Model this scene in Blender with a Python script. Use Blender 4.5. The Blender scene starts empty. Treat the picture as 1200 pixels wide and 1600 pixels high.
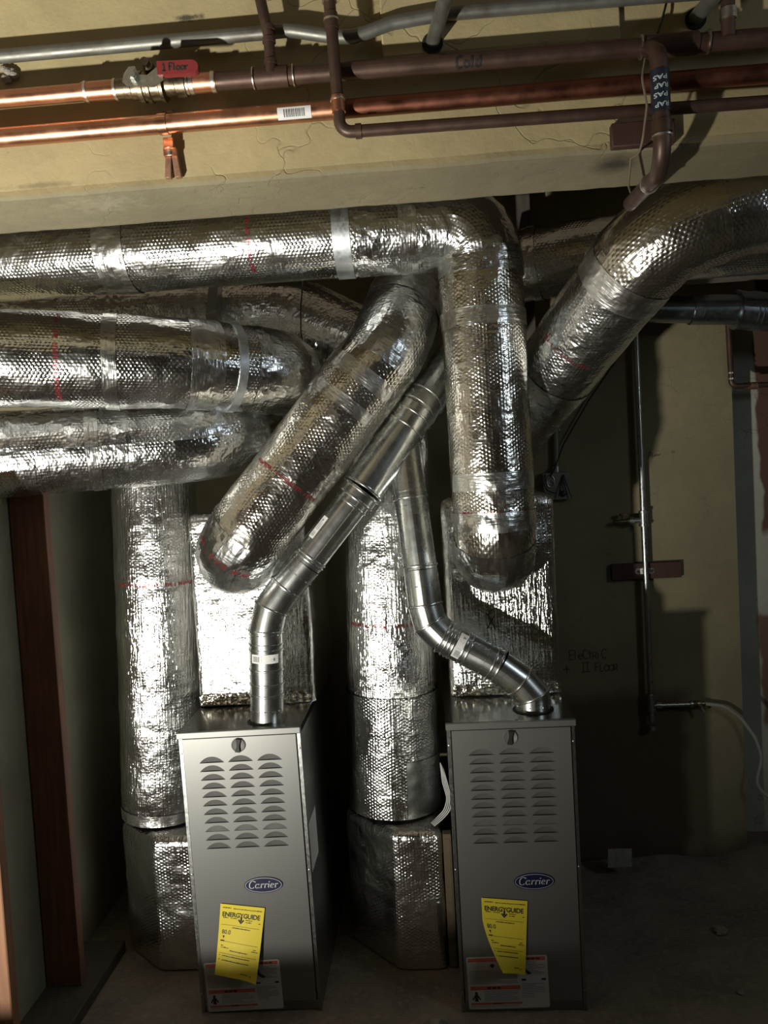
import bpy, math, random
from mathutils import Vector, Matrix, noise
from mathutils.geometry import tessellate_polygon
random.seed(7)
PI = math.pi
V = Vector
SC = bpy.context.scene
COL = SC.collection

# ------------------------------------------------------------------ camera
CAM_H = 1.562
YAW, PITCH, ROLL, FPX = .0595, -.0505, .0563, 1250.0
cy_, sy_ = math.cos(YAW), math.sin(YAW)
FWD = V((-sy_*math.cos(PITCH), cy_*math.cos(PITCH), math.sin(PITCH)))
R0 = V((cy_, sy_, 0)); U0 = R0.cross(FWD)
RGT = R0*math.cos(ROLL) - U0*math.sin(ROLL)
UPV = U0*math.cos(ROLL) + R0*math.sin(ROLL)
CPOS = V((0, 0, CAM_H))
cam_data = bpy.data.cameras.new('camera'); cam = bpy.data.objects.new('camera', cam_data); COL.objects.link(cam)
cam.matrix_world = Matrix(((RGT.x, UPV.x, -FWD.x, 0), (RGT.y, UPV.y, -FWD.y, 0), (RGT.z, UPV.z, -FWD.z, CAM_H), (0, 0, 0, 1)))
cam_data.sensor_fit = 'VERTICAL'; cam_data.sensor_height = 36.0; cam_data.lens = FPX/1600*36.0
cam_data.clip_start = .02
SC.camera = cam

def at(px, py, Y):
    'world point at depth plane Y seen at photo position (px, py)'
    d = FWD + RGT*((px-600)/FPX) + UPV*((800-py)/FPX)
    return CPOS + d*(Y/d.y)
def atz(px, py, z):
    d = FWD + RGT*((px-600)/FPX) + UPV*((800-py)/FPX)
    return CPOS + d*((z-CAM_H)/d.z)
def pix(p):
    d = V(p)-CPOS; k = FPX/d.dot(FWD)
    return 600+k*d.dot(RGT), 800-k*d.dot(UPV)

# ------------------------------------------------------------------ light and exposure
SC.view_settings.view_transform = 'Standard'
SC.view_settings.look = 'None'
SC.view_settings.gamma = 1.0
SC.view_settings.use_curve_mapping = False
SC.view_settings.exposure = 0.08
SC.cycles.use_denoising = True
SC.cycles.max_bounces = 7
SC.cycles.glossy_bounces = 5
SC.cycles.diffuse_bounces = 3
SC.cycles.caustics_reflective = True
SC.cycles.blur_glossy = 0.6
SC.cycles.sample_clamp_indirect = 3.0

world = bpy.data.worlds.new('world'); SC.world = world; world.use_nodes = True
world.node_tree.nodes['Background'].inputs[0].default_value = (.8, .9, 1, 1)
world.node_tree.nodes['Background'].inputs[1].default_value = .007

def lamp(name, kind, loc, target, power, color, **kw):
    l = bpy.data.lights.new(name, kind); l.energy = power; l.color = color
    for k, v in kw.items(): setattr(l, k, v)
    o = bpy.data.objects.new(name, l); COL.objects.link(o); o.location = loc
    d = V(target)-V(loc); o.rotation_euler = d.to_track_quat('-Z', 'Y').to_euler()
    return o
lamp('work_light', 'SPOT', (-1.40, -.10, .50), (-1.62, 2.0, 1.98), 470, (1, .965, .875), spot_size=math.radians(124), spot_blend=1.0, shadow_soft_size=.042)
lamp('daylight', 'AREA', (2.45, .5, 2.3), (.3, 2.4, 1.7), 6.5, (.78, .9, 1), shape='RECTANGLE', size=.5, size_y=.7)

# ------------------------------------------------------------------ materials
class NT:
    def __init__(s, name):
        s.m = bpy.data.materials.new(name); s.m.use_nodes = True; s.t = s.m.node_tree; s.n = s.t.nodes
        s.b = s.n['Principled BSDF']
    def new(s, kind, **kw):
        n = s.n.new('ShaderNode'+kind)
        for k, v in kw.items(): setattr(n, k, v)
        return n
    def link(s, a, b): s.t.links.new(a, b)
    def val(s, sock, v):
        if hasattr(v, 'is_output'): s.link(v, sock)
        else: sock.default_value = v
    def math(s, op, a, b=0.0, c=0.0):
        n = s.new('Math', operation=op)
        s.val(n.inputs[0], a); s.val(n.inputs[1], b)
        if op in ('MULTIPLY_ADD', 'SMOOTH_MIN'): s.val(n.inputs[2], c)
        return n.outputs[0]
    def vec(s, src='Object', scale=(1, 1, 1), loc=(0, 0, 0)):
        t = s.new('TexCoord'); mp = s.new('Mapping'); mp.inputs['Scale'].default_value = scale; mp.inputs['Location'].default_value = loc
        s.link(t.outputs[src], mp.inputs[0]); return mp.outputs[0]
    def pos(s, scale=(1, 1, 1), loc=(0, 0, 0)):
        g = s.new('NewGeometry'); mp = s.new('Mapping'); mp.inputs['Scale'].default_value = scale; mp.inputs['Location'].default_value = loc
        s.link(g.outputs['Position'], mp.inputs[0]); return mp.outputs[0]
    def noise(s, vec, scale, detail=3, rough=.55, kind=None, distort=0):
        n = s.new('TexNoise'); n.inputs['Scale'].default_value = scale; n.inputs['Detail'].default_value = detail
        n.inputs['Roughness'].default_value = rough; n.inputs['Distortion'].default_value = distort
        if kind: n.noise_type = kind
        s.link(vec, n.inputs['Vector']); return n.outputs[0]
    def voronoi(s, vec, scale, feature='F1', out=0, rnd=1.0):
        n = s.new('TexVoronoi', feature=feature); n.inputs['Scale'].default_value = scale
        n.inputs['Randomness'].default_value = rnd
        s.link(vec, n.inputs['Vector']); return n.outputs[out]
    def ramp(s, f, *stops, interp='LINEAR'):
        r = s.new('ValToRGB'); r.color_ramp.interpolation = interp; e = r.color_ramp.elements
        while len(e) < len(stops): e.new(.5)
        for el, (p, c) in zip(e, stops):
            el.position = p; el.color = (c, c, c, 1) if isinstance(c, (int, float)) else (*c, 1)
        s.val(r.inputs[0], f); return r.outputs[0]
    def mix(s, f, a, b):
        n = s.new('Mix', data_type='RGBA'); s.val(n.inputs[0], f)
        for k, v in ((6, a), (7, b)):
            if hasattr(v, 'is_output'): s.link(v, n.inputs[k])
            else: n.inputs[k].default_value = (*v, 1)
        return n.outputs[2]
    def bump(s, h, dist=.001, strength=1.0, normal=None):
        n = s.new('Bump'); n.inputs['Distance'].default_value = dist; n.inputs['Strength'].default_value = strength
        s.val(n.inputs['Height'], h)
        if normal is not None: s.link(normal, n.inputs['Normal'])
        return n.outputs[0]
    def out(s, color=None, rough=None, metal=None, normal=None, spec=None):
        for k, v in (('Base Color', color), ('Roughness', rough), ('Metallic', metal), ('Specular IOR Level', spec)):
            if v is None: continue
            if hasattr(v, 'is_output'): s.link(v, s.b.inputs[k])
            else: s.b.inputs[k].default_value = (*v, 1) if isinstance(v, tuple) else v
        if normal is not None: s.link(normal, s.b.inputs['Normal'])
        return s.m

def foil(name, hexa=.8, crk=1.0, rib=0.0, tint=(.80, .80, .77), rough=.2, pitch=.0108, wash=.25, cru=.7):
    n = NT(name); uv = n.vec('UV')
    k = 2*PI/(pitch*.866)
    cs = None
    for dx, dy in ((1, 0), (-.5, .866), (-.5, -.866)):
        d = n.new('VectorMath', operation='DOT_PRODUCT'); n.link(uv, d.inputs[0]); d.inputs[1].default_value = (dx*k, dy*k, 0)
        c = n.math('COSINE', d.outputs['Value'])
        cs = c if cs is None else n.math('ADD', cs, c)
    mask = n.ramp(n.noise(uv, 9, 3), (.40, .06), (.64, 1.0))
    h = n.math('MULTIPLY', n.math('MULTIPLY', cs, mask), hexa*.22)
    cr = n.noise(uv, 46, 3, .6, 'RIDGED_MULTIFRACTAL', .5)
    h = n.math('MULTIPLY_ADD', cr, crk*.55, h)
    big = n.noise(uv, 17, 2, .5)
    wob = n.new('TexNoise'); wob.inputs['Scale'].default_value = 30; n.link(uv, wob.inputs['Vector'])
    ws = n.new('VectorMath', operation='MULTIPLY_ADD'); n.link(wob.outputs[1], ws.inputs[0]); ws.inputs[1].default_value = (.02, .02, 0); n.link(uv, ws.inputs[2])
    cell = n.voronoi(ws.outputs[0], 58)
    h = n.math('MULTIPLY_ADD', n.math('MULTIPLY', cell, n.math('SUBTRACT', 1.15, mask)), cru, h)
    h = n.math('MULTIPLY_ADD', big, crk*3.0, h)
    # creases that run across the wrap
    mpx = n.new('Mapping'); mpx.inputs['Scale'].default_value = (14, 150, 1); n.link(uv, mpx.inputs[0])
    ring = n.noise(mpx.outputs[0], 1, 2, .6)
    h = n.math('MULTIPLY_ADD', ring, crk*.7, h)
    if rib:
        mp = n.new('Mapping'); mp.inputs['Scale'].default_value = (130, 11, 1); n.link(uv, mp.inputs[0])
        rb = n.noise(mp.outputs[0], 1, 3, .6)
        h = n.math('MULTIPLY_ADD', rb, rib*4.0, h)
    nb = n.bump(h, .001, 1.0)
    dull = n.noise(uv, 5, 4, .6)
    r = n.ramp(dull, (.35, rough*.75), (.7, rough*1.7))
    col = n.mix(n.ramp(dull, (.4, 0.0), (.75, wash)), tint, (.62, .64, .64))
    return n.out(col, r, 1.0, nb)

def metal(name, col, rough=.3, var=.12, scale=30, bump=0, metallic=1.0, stretch=(1, 1, 1), dark=None, dk=(.5, .7)):
    n = NT(name); p = n.pos(stretch)
    a = n.noise(p, scale, 4, .6)
    r = n.ramp(a, (.3, max(.02, rough-var)), (.7, rough+var))
    c = n.mix(a, tuple(x*.82 for x in col), tuple(min(1, x*1.12) for x in col))
    if dark: c = n.mix(n.ramp(n.noise(p, 9, 5, .65), (dk[0], 0), (dk[1], 1)), c, dark)
    nb = n.bump(n.noise(p, scale*2, 3), .001, bump) if bump else None
    return n.out(c, r, metallic, nb)

def plain(name, col, rough=.6, var=.0, scale=40, metallic=0, bump=0):
    n = NT(name); p = n.pos()
    a = n.noise(p, scale, 3)
    c = n.mix(a, tuple(x*(1-var) for x in col), tuple(min(1, x*(1+var)) for x in col))
    return n.out(c, rough, metallic, n.bump(a, .001, bump) if bump else None)

def plaster(name, col, dark, crack=1.0, rough=.85, marks=None, bump=1.0, fl=(.55, .75)):
    n = NT(name); p = n.pos()
    a = n.noise(p, 3.2, 5, .6); b = n.noise(p, 26, 4, .6)
    c = n.mix(n.ramp(a, (.38, 0), (.72, 1)), col, dark)
    c = n.mix(n.ramp(b, (.45, 0), (.75, .35)), c, tuple(x*.7 for x in col))
    # hairline cracks
    wp = n.new('Mapping'); wp.inputs['Scale'].default_value = (1, 1, 1.5); n.link(p, wp.inputs[0])
    wob = n.new('VectorMath', operation='ADD'); nz = n.new('TexNoise'); nz.inputs['Scale'].default_value = 9; n.link(p, nz.inputs['Vector'])
    sc = n.new('VectorMath', operation='SCALE'); n.link(nz.outputs[1], sc.inputs[0]); sc.inputs['Scale'].default_value = .25
    n.link(wp.outputs[0], wob.inputs[0]); n.link(sc.outputs[0], wob.inputs[1])
    e = n.voronoi(wob.outputs[0], 4.2, 'DISTANCE_TO_EDGE')
    line = n.ramp(e, (.0, 1), (.012, 0))
    gate = n.ramp(n.noise(p, 2.3, 2), (.50, 0), (.58, crack))
    ln = n.math('MULTIPLY', line, gate)
    c = n.mix(n.math('MULTIPLY', ln, .75), c, tuple(x*.25 for x in dark))
    # flaked spots
    sp = n.ramp(n.noise(p, 15, 6, .7), (.66, 0), (.70, .5))
    c = n.mix(sp, c, tuple(x*.45 for x in dark))
    if marks: c = marks(n, p, c)
    h = n.math('MULTIPLY_ADD', b, 1.2*bump, n.math('MULTIPLY_ADD', n.noise(p, 140, 2), .25*bump, n.math('MULTIPLY', ln, -2.0)))
    return n.out(c, rough, 0, n.bump(h, .002, .8))

def box_mask(n, p, axis, lo, hi, soft, wob=.05, sc=6):
    'soft irregular band lo..hi along one axis (for stains with their own outline)'
    s = n.new('SeparateXYZ'); n.link(p, s.inputs[0]); x = s.outputs[axis]
    x = n.math('ADD', x, n.math('MULTIPLY', n.math('SUBTRACT', n.noise(p, sc, 3), .5), wob*2))
    a = n.new('MapRange', interpolation_type='SMOOTHSTEP'); n.link(x, a.inputs[0]); a.inputs[1].default_value = lo-soft; a.inputs[2].default_value = lo+soft
    b = n.new('MapRange', interpolation_type='SMOOTHSTEP'); n.link(x, b.inputs[0]); b.inputs[1].default_value = hi+soft; b.inputs[2].default_value = hi-soft
    return n.math('MULTIPLY', a.outputs[0], b.outputs[0])

def wall_dark_areas(n, p, c):
    m = n.math('MULTIPLY', box_mask(n, p, 0, .2, .93, .03, .05), box_mask(n, p, 2, -.2, .66, .05, .05))  # dark brown area low on the wall, behind and beside the right furnace
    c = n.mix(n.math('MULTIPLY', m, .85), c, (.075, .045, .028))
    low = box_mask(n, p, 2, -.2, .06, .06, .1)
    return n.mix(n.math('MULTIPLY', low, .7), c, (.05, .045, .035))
def spot_mask(n, p, c, rx, rz, wob=.6):
    s = n.new('VectorMath', operation='SUBTRACT'); n.link(p, s.inputs[0]); s.inputs[1].default_value = tuple(c)
    m = n.new('VectorMath', operation='MULTIPLY'); n.link(s.outputs[0], m.inputs[0]); m.inputs[1].default_value = (1/rx, 1/.06, 1/rz)
    l = n.new('VectorMath', operation='LENGTH'); n.link(m.outputs[0], l.inputs[0])
    d = n.math('ADD', l.outputs['Value'], n.math('MULTIPLY', n.math('SUBTRACT', n.noise(p, 38, 4, .7), .5), wob*2))
    return n.ramp(d, (.25, 1), (1.0, 0))
def beam_stains(n, p, c):
    c = n.mix(n.math('MULTIPLY', spot_mask(n, p, at(962, 258, 1.66), .055, .03, .3), .85), c, (.02, .017, .012))
    c = n.mix(n.math('MULTIPLY', spot_mask(n, p, at(296, 27, 1.6), .035, .009, 1.3), .9), c, (.035, .028, .02))
    c = n.mix(n.math('MULTIPLY', spot_mask(n, p, at(60, 290, 1.6), .09, .008, .9), .55), c, (.12, .095, .05))
    return n.mix(n.math('MULTIPLY', spot_mask(n, p, at(160, 330, 1.66), .12, .03, 1.0), .4), c, (.40, .36, .25))
def recess_stains(n, p, c):
    m = n.math('MULTIPLY', box_mask(n, p, 0, 1.30, 1.7, .006, .05, 4), box_mask(n, p, 2, 1.22, 2.3, .02, .1))
    c = n.mix(m, c, (.105, .055, .034))
    m2 = n.math('MULTIPLY', box_mask(n, p, 0, 1.285, 1.7, .01, .06, 5), box_mask(n, p, 2, .45, .92, .02, .08))
    return n.mix(m2, c, (.16, .10, .06))

M = dict(
    foil_bubble=foil('foil_bubble_wrap', 1.15, 1.2, .15, (.74, .74, .72), rough=.17, cru=.8),
    foil_warm=foil('foil_bubble_wrap_warm', 1.25, 1.5, .15, (.86, .83, .75), .17, cru=1.0),
    foil_crinkle=foil('foil_crinkled', .75, 2.1, .1, (.74, .75, .74), .20, cru=1.7),
    foil_rib=foil('foil_ribbed', .45, 1.3, .95, (.82, .82, .79), .16, cru=.5),
    foil_box=foil('foil_box_wrap', 1.3, 1.4, .4, (.76, .76, .74), .17, cru=.7),
    foil_smooth=foil('foil_tape', .2, 1.8, .1, (.84, .84, .81), .24, wash=.2, cru=1.0),
    galv=metal('galvanised_sheet', (.70, .72, .70), .27, .025, 25),
    galv_dark=metal('galvanised_sheet_dull', (.30, .34, .36), .33, .08, 40),
    strap=metal('galvanised_strap', (.55, .58, .60), .42, .08, 70),
    latch=plain('latch_disc', (.15, .15, .14), .5),
    steel=metal('plated_steel', (.55, .56, .52), .38, .1, 120, .2),
    iron=metal('galvanised_iron_pipe', (.46, .47, .46), .36, .12, 60, .2),
    emt=metal('conduit_steel', (.20, .20, .175), .5, .10, 25, .1, .7, dark=(.14, .13, .11), dk=(.5, .62)),
    copper=metal('copper_bright', (.66, .33, .20), .36, .08, 20, .1, dark=(.36, .15, .08), dk=(.52, .78)),
    copper_dull=metal('copper_dull', (.105, .062, .045), .46, .1, 25, .2, .6, dark=(.065, .043, .033), dk=(.45, .7)),
    copper_red=metal('copper_reddish', (.24, .095, .06), .44, .1, 25, .1, dark=(.16, .07, .05), dk=(.5, .75)),
    solder=metal('solder', (.72, .66, .58), .34, .1, 60, .3),
    brass=metal('brass_tarnished', (.36, .30, .20), .38, .1, 50, .3, dark=(.12, .10, .07), dk=(.45, .65)),
    rust=metal('rusty_clamp', (.33, .19, .12), .6, .1, 90, .5, .5, dark=(.12, .06, .035), dk=(.45, .6)),
    paint=plain('furnace_paint', (.175, .175, .163), .40, .03, 300, .35),
    paint_side=metal('furnace_side_sheet', (.34, .35, .34), .33, .06, 120),
    lid_top=metal('lid_sheet', (.42, .42, .39), .17, .05, 90),
    black=plain('black_plastic', (.010, .010, .009), .65),
    hole=plain('dark_opening', (.006, .006, .006), .9),
    navy=plain('badge_navy', (.009, .012, .05), .4),
    silver=plain('badge_silver', (.75, .75, .72), .35, 0, 40, .3),
    white=plain('label_white', (.46, .46, .44), .55, .03),
    orange=plain('label_orange', (.46, .11, .055), .55),
    ink=plain('print_ink', (.022, .022, .02), .6),
    greyink=plain('fine_print', (.20, .20, .19), .6),
    yellow=plain('yellow_paper', (.80, .64, .04), .55, .04, 60),
    yellow_back=plain('paper_back', (.72, .68, .42), .6),
    redgrip=plain('red_vinyl', (.19, .022, .022), .5, .1, 60),
    redprint=plain('red_print', (.24, .03, .035), .35, 0, 40, .5),
    tape=plain('blue_black_tape', (.012, .017, .028), .42),
    tapeprint=plain('tape_print', (.42, .50, .52), .5),
    wood=None, wood_raw=None,
    wire_white=plain('white_wire', (.62, .62, .60), .5),
    wire_black=plain('black_wire', (.01, .01, .01), .5),
    wire_tan=plain('tan_wire', (.16, .12, .085), .6),
    hose=plain('grey_hose', (.31, .31, .27), .5, .1, 40),
    paper=plain('sticker_paper', (.66, .66, .64), .5, .05, 60),
    card=plain('cardboard_frame', (.13, .10, .06), .8, .3, 30),
    stone=plain('rubble', (.24, .22, .18), .9, .2, 60, 0, .5),
    oldmetal=plain('old_paint_steel', (.20, .20, .165), .55, .15, 30, .4),
)
def woodmat(name, col, dark, rough=.7):
    n = NT(name); p = n.pos((1, 1, .08))
    a = n.noise(p, 60, 5, .6, distort=.6); b = n.noise(n.pos(), 6, 4)
    c = n.mix(n.ramp(a, (.35, 0), (.7, 1)), col, dark); c = n.mix(n.ramp(b, (.4, 0), (.8, .5)), c, dark)
    return n.out(c, rough, 0, n.bump(a, .001, .5))
M['wood'] = woodmat('stud_wood', (.20, .085, .045), (.10, .045, .03))
M['wood_raw'] = woodmat('stud_wood_orange', (.30, .15, .08), (.20, .095, .05))
M['wood_block'] = woodmat('red_brown_wood', (.060, .022, .013), (.038, .014, .009))
M['wood_dark'] = woodmat('dusty_timber', (.085, .072, .055), (.05, .042, .033))
M['wood_grey'] = woodmat('grey_lumber', (.26, .24, .19), (.17, .15, .12))
M['beam_face'] = plaster('beam_plaster', (.41, .338, .175), (.30, .245, .13), .3, marks=beam_stains)
M['beam_under'] = plaster('beam_underside', (.225, .195, .115), (.16, .14, .085), .2, bump=1.3, marks=beam_stains)
M['wall'] = plaster('back_wall_plaster', (.23, .20, .115), (.175, .15, .09), .2, marks=wall_dark_areas)
M['recess'] = plaster('recess_plaster', (.42, .42, .35), (.33, .32, .26), .4, marks=recess_stains)
M['sheath'] = plaster('wallboard', (.26, .255, .185), (.19, .185, .135), 0)
M['ceil'] = plaster('ceiling_boards', (.20, .16, .11), (.12, .09, .06), .3)
M['room'] = plaster('room_plaster', (.26, .24, .19), (.18, .16, .12), .3)
def floormat():
    n = NT('dirty_concrete'); p = n.pos()
    a = n.noise(p, 4, 6, .65); b = n.noise(p, 45, 5, .7)
    c = n.mix(n.ramp(a, (.35, 0), (.7, 1)), (.23, .19, .14), (.12, .10, .078))
    c = n.mix(n.ramp(b, (.5, 0), (.72, .6)), c, (.33, .28, .22))
    return n.out(c, .92, 0, n.bump(n.math('MULTIPLY_ADD', a, 6, b), .004, .7))
M['floor'] = floormat()

# ------------------------------------------------------------------ mesh helpers
ORIGIN = {}
class MB:
    def __init__(s): s.v = []; s.f = []; s.uv = []; s.mi = []; s.cur = 0
    def add(s, vs, fs, uvs=None):
        o = len(s.v); s.v += [V(a) for a in vs]
        s.uv += [tuple(u) for u in uvs] if uvs else [None]*len(vs)
        for f in fs: s.f.append(tuple(i+o for i in f)); s.mi.append(s.cur)
    def box(s, lo, hi, M4=None, bev=0):
        x0, y0, z0 = lo; x1, y1, z1 = hi
        if bev:
            b = bev; P = []
            # chamfered box as a convex set of 24 points
            vs = []; idx = {}
            for sx in (0, 1):
                for sy in (0, 1):
                    for sz in (0, 1):
                        c = V((x1 if sx else x0, y1 if sy else y0, z1 if sz else z0))
                        d = V((-b if sx else b, -b if sy else b, -b if sz else b))
                        for ax in range(3):
                            q = c.copy()
                            for k in range(3):
                                if k != ax: q[k] += d[k]
                            idx[(sx, sy, sz, ax)] = len(vs); vs.append(q)
            fs = []
            def I(a, b_, c, ax): return idx[(a, b_, c, ax)]
            for ax in range(3):
                for sd in (0, 1):
                    o = [k for k in range(3) if k != ax]; q = []
                    for (a, b_) in ((0, 0), (1, 0), (1, 1), (0, 1)):
                        t = [0, 0, 0]; t[ax] = sd; t[o[0]] = a; t[o[1]] = b_
                        q.append(I(*t, ax))
                    fs.append(q)
            for ax in range(3):
                o = [k for k in range(3) if k != ax]
                for a in (0, 1):
                    for b_ in (0, 1):
                        t0 = [0, 0, 0]; t0[ax] = 0; t0[o[0]] = a; t0[o[1]] = b_; t1 = list(t0); t1[ax] = 1
                        fs.append([I(*t0, o[0]), I(*t1, o[0]), I(*t1, o[1]), I(*t0, o[1])])
            for sx in (0, 1):
                for sy in (0, 1):
                    for sz in (0, 1): fs.append([I(sx, sy, sz, 0), I(sx, sy, sz, 1), I(sx, sy, sz, 2)])
            cen = V(((x0+x1)/2, (y0+y1)/2, (z0+z1)/2)); out = []
            for f in fs:
                a, b2, c = vs[f[0]], vs[f[1]], vs[f[2]]; nn = (b2-a).cross(c-a); m = sum((vs[i] for i in f), V())/len(f)
                out.append(f if nn.dot(m-cen) > 0 else f[::-1])
            fs = out
        else:
            vs = [V(p) for p in ((x0, y0, z0), (x1, y0, z0), (x1, y1, z0), (x0, y1, z0), (x0, y0, z1), (x1, y0, z1), (x1, y1, z1), (x0, y1, z1))]
            fs = [(0, 3, 2, 1), (4, 5, 6, 7), (0, 1, 5, 4), (1, 2, 6, 5), (2, 3, 7, 6), (3, 0, 4, 7)]
        if M4 is not None: vs = [M4 @ p for p in vs]
        s.add(vs, fs)
    def cyl(s, a, b, r0, r1=None, seg=24, cap=True):
        s.tube([V(a), V(b)], [r0, r0 if r1 is None else r1], seg, cap)
    def tube(s, pts, r, seg=24, cap=True, disp=None, frames=None, mitre=True):
        n = len(pts); rs = r if isinstance(r, (list, tuple)) else [r]*n
        fr = frames or path_frames(pts)
        vs = []; uvs = []; L = 0
        for i in range(n):
            if i: L += (pts[i]-pts[i-1]).length
            t, e1, e2, bd, k = fr[i]
            for j in range(seg+1):
                a = 2*PI*j/seg
                d = e1*math.cos(a)+e2*math.sin(a)
                rr = rs[i]
                if disp: rr += disp(pts[i]+d*rr, i)
                off = d*rr
                if mitre and k > 1.0001: off = off + bd*(off.dot(bd)*(k-1))
                vs.append(pts[i]+off); uvs.append((a/(2*PI)*2*PI*max(rs), L))
        fs = []
        w = seg+1
        for i in range(n-1):
            for j in range(seg): fs.append((i*w+j, i*w+j+1, (i+1)*w+j+1, (i+1)*w+j))
        s.add(vs, fs, uvs)
        if cap:
            for i, flip in ((0, True), (n-1, False)):
                ring = [vs[i*w+j] for j in range(seg)]
                s.add(ring, [tuple(range(seg))[::-1] if flip else tuple(range(seg))], [(p.x+p.y, p.z) for p in ring])
    def lathe(s, a, axis, prof, seg=28):
        'profile list of (distance along axis, radius)'
        axis = V(axis).normalized(); e1 = axis.orthogonal().normalized(); e2 = axis.cross(e1); a = V(a)
        vs = []
        for d, r in prof:
            for j in range(seg):
                t = 2*PI*j/seg; vs.append(a+axis*d+(e1*math.cos(t)+e2*math.sin(t))*max(r, 1e-5))
        fs = []
        for i in range(len(prof)-1):
            for j in range(seg): fs.append((i*seg+j, i*seg+(j+1) % seg, (i+1)*seg+(j+1) % seg, (i+1)*seg+j))
        fs.append(tuple(range(seg))[::-1]); fs.append(tuple((len(prof)-1)*seg+j for j in range(seg)))
        s.add(vs, fs)
    def ribbon(s, pts, w, fn):
        'flat stroke of width w along 2-D polyline pts, mapped to space by fn(x, y)'
        q0 = [V((a[0], a[1], 0)) for a in pts]; p = [q0[0]]; L = []
        for q in q0[1:]:
            k = max(1, int((q-p[-1]).length/.003)); b = p[-1]
            for j in range(1, k+1): p.append(b.lerp(q, j/k))
        for i in range(len(p)):
            t = (p[min(i+1, len(p)-1)]-p[max(i-1, 0)]); t = t.normalized() if t.length else V((1, 0, 0))
            L.append(V((-t.y, t.x, 0)))
        vs = []
        for q, nn in zip(p, L):
            for sg in (1, -1): a = q+nn*(sg*w/2); vs.append(fn(a.x, a.y))
        s.add(vs, [(2*i, 2*i+1, 2*i+3, 2*i+2) for i in range(len(p)-1)])
    def quad(s, x0, y0, x1, y1, fn, nx=1, ny=1):
        vs = [fn(x0+(x1-x0)*i/nx, y0+(y1-y0)*j/ny) for j in range(ny+1) for i in range(nx+1)]
        s.add(vs, [(j*(nx+1)+i, j*(nx+1)+i+1, (j+1)*(nx+1)+i+1, (j+1)*(nx+1)+i) for j in range(ny) for i in range(nx)])
    def poly(s, pts, fn):
        t = tessellate_polygon([[V((a, b, 0)) for a, b in pts]])
        s.add([fn(a, b) for a, b in pts], [tuple(x) for x in t])
    def build(s, name, mats, parent=None, sharp=38, smooth=True, kind=None):
        me = bpy.data.meshes.new(name)
        if parent is None:
            xs = [p.x for p in s.v]; ys = [p.y for p in s.v]; zs = [p.z for p in s.v]
            org = V(((min(xs)+max(xs))/2, (min(ys)+max(ys))/2, min(zs)))
        else: org = ORIGIN[parent]
        me.from_pydata([p-org for p in s.v], [], s.f)
        for m in (mats if isinstance(mats, (list, tuple)) else [mats]): me.materials.append(M[m] if isinstance(m, str) else m)
        me.polygons.foreach_set('material_index', s.mi)
        if any(u is not None for u in s.uv):
            ul = me.uv_layers.new(name='UVMap'); d = [0.0]*(2*len(me.loops))
            for i, lp in enumerate(me.loops):
                u = s.uv[lp.vertex_index]
                if u: d[2*i], d[2*i+1] = u
            ul.data.foreach_set('uv', d)
        if smooth:
            me.polygons.foreach_set('use_smooth', [True]*len(me.polygons))
            me.set_sharp_from_angle(angle=math.radians(sharp))
        me.update()
        o = bpy.data.objects.new(name, me); COL.objects.link(o)
        if parent is None: o.location = org
        else: o.parent = parent
        ORIGIN[o] = org
        if kind: o['kind'] = kind
        return o

def path_frames(pts, ref=None):
    n = len(pts); ts = []
    for i in range(n):
        a = (pts[i]-pts[i-1]).normalized() if i else None
        b = (pts[i+1]-pts[i]).normalized() if i < n-1 else None
        if a is None: ts.append((b, V((0, 0, 0)), 1.0))
        elif b is None: ts.append((a, V((0, 0, 0)), 1.0))
        else:
            t = (a+b).normalized(); bd = (b-a); c = a.dot(t)
            ts.append((t, bd.normalized() if bd.length > 1e-6 else V((0, 0, 0)), 1/max(c, .3)))
    t0 = ts[0][0]; ref = ref or V((0, -1, 0))
    e = ref-t0*ref.dot(t0)
    if e.length < .1: e = V((0, 0, -1))-t0*(-t0.z)
    e.normalize(); out = []; prev = t0
    for t, bd, k in ts:
        q = prev.rotation_difference(t); e = q @ e; e = (e-t*e.dot(t)).normalized(); prev = t
        out.append((t, e, t.cross(e), bd, k))
    return out

def fillet(pts, rad, step=.012, amin=5.0):
    pts = [V(p) for p in pts]; out = [pts[0]]
    rads = rad if isinstance(rad, (list, tuple)) else [rad]*len(pts)
    for i in range(1, len(pts)-1):
        a, p, b = pts[i-1], pts[i], pts[i+1]
        u = (a-p).normalized(); w = (b-p).normalized(); th = PI-u.angle(w)
        if th < .01: out.append(p); continue
        T = min(rads[i]*math.tan(th/2), .48*(a-p).length, .48*(b-p).length); R = T/math.tan(th/2)
        c = p+(u+w).normalized()*(R/math.cos(th/2)); s0 = p+u*T-c; s1 = p+w*T-c
        ax = s0.cross(s1).normalized(); n = max(3, int(math.degrees(th)/amin))
        for k in range(n+1):
            q = s0.copy(); q.rotate(Matrix.Rotation(th*k/n, 3, ax)); out.append(c+q)
    out.append(pts[-1]); res = [out[0]]
    for p in out[1:]:
        L = (p-res[-1]).length
        if L < 1e-5: continue
        n = max(1, int(L/step)); a = res[-1]
        for k in range(1, n+1): res.append(a.lerp(p, k/n))
    return res

def tag(o, label, cat, group=None, kind=None):
    if label: o['label'] = label
    if cat: o['category'] = cat
    if group: o['group'] = group
    if kind: o['kind'] = kind
    return o
def thing(name, loc, label, cat, group=None):
    o = bpy.data.objects.new(name, None); COL.objects.link(o); o.location = loc; o.empty_display_size = .1
    ORIGIN[o] = V(loc); return tag(o, label, cat, group)

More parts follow.
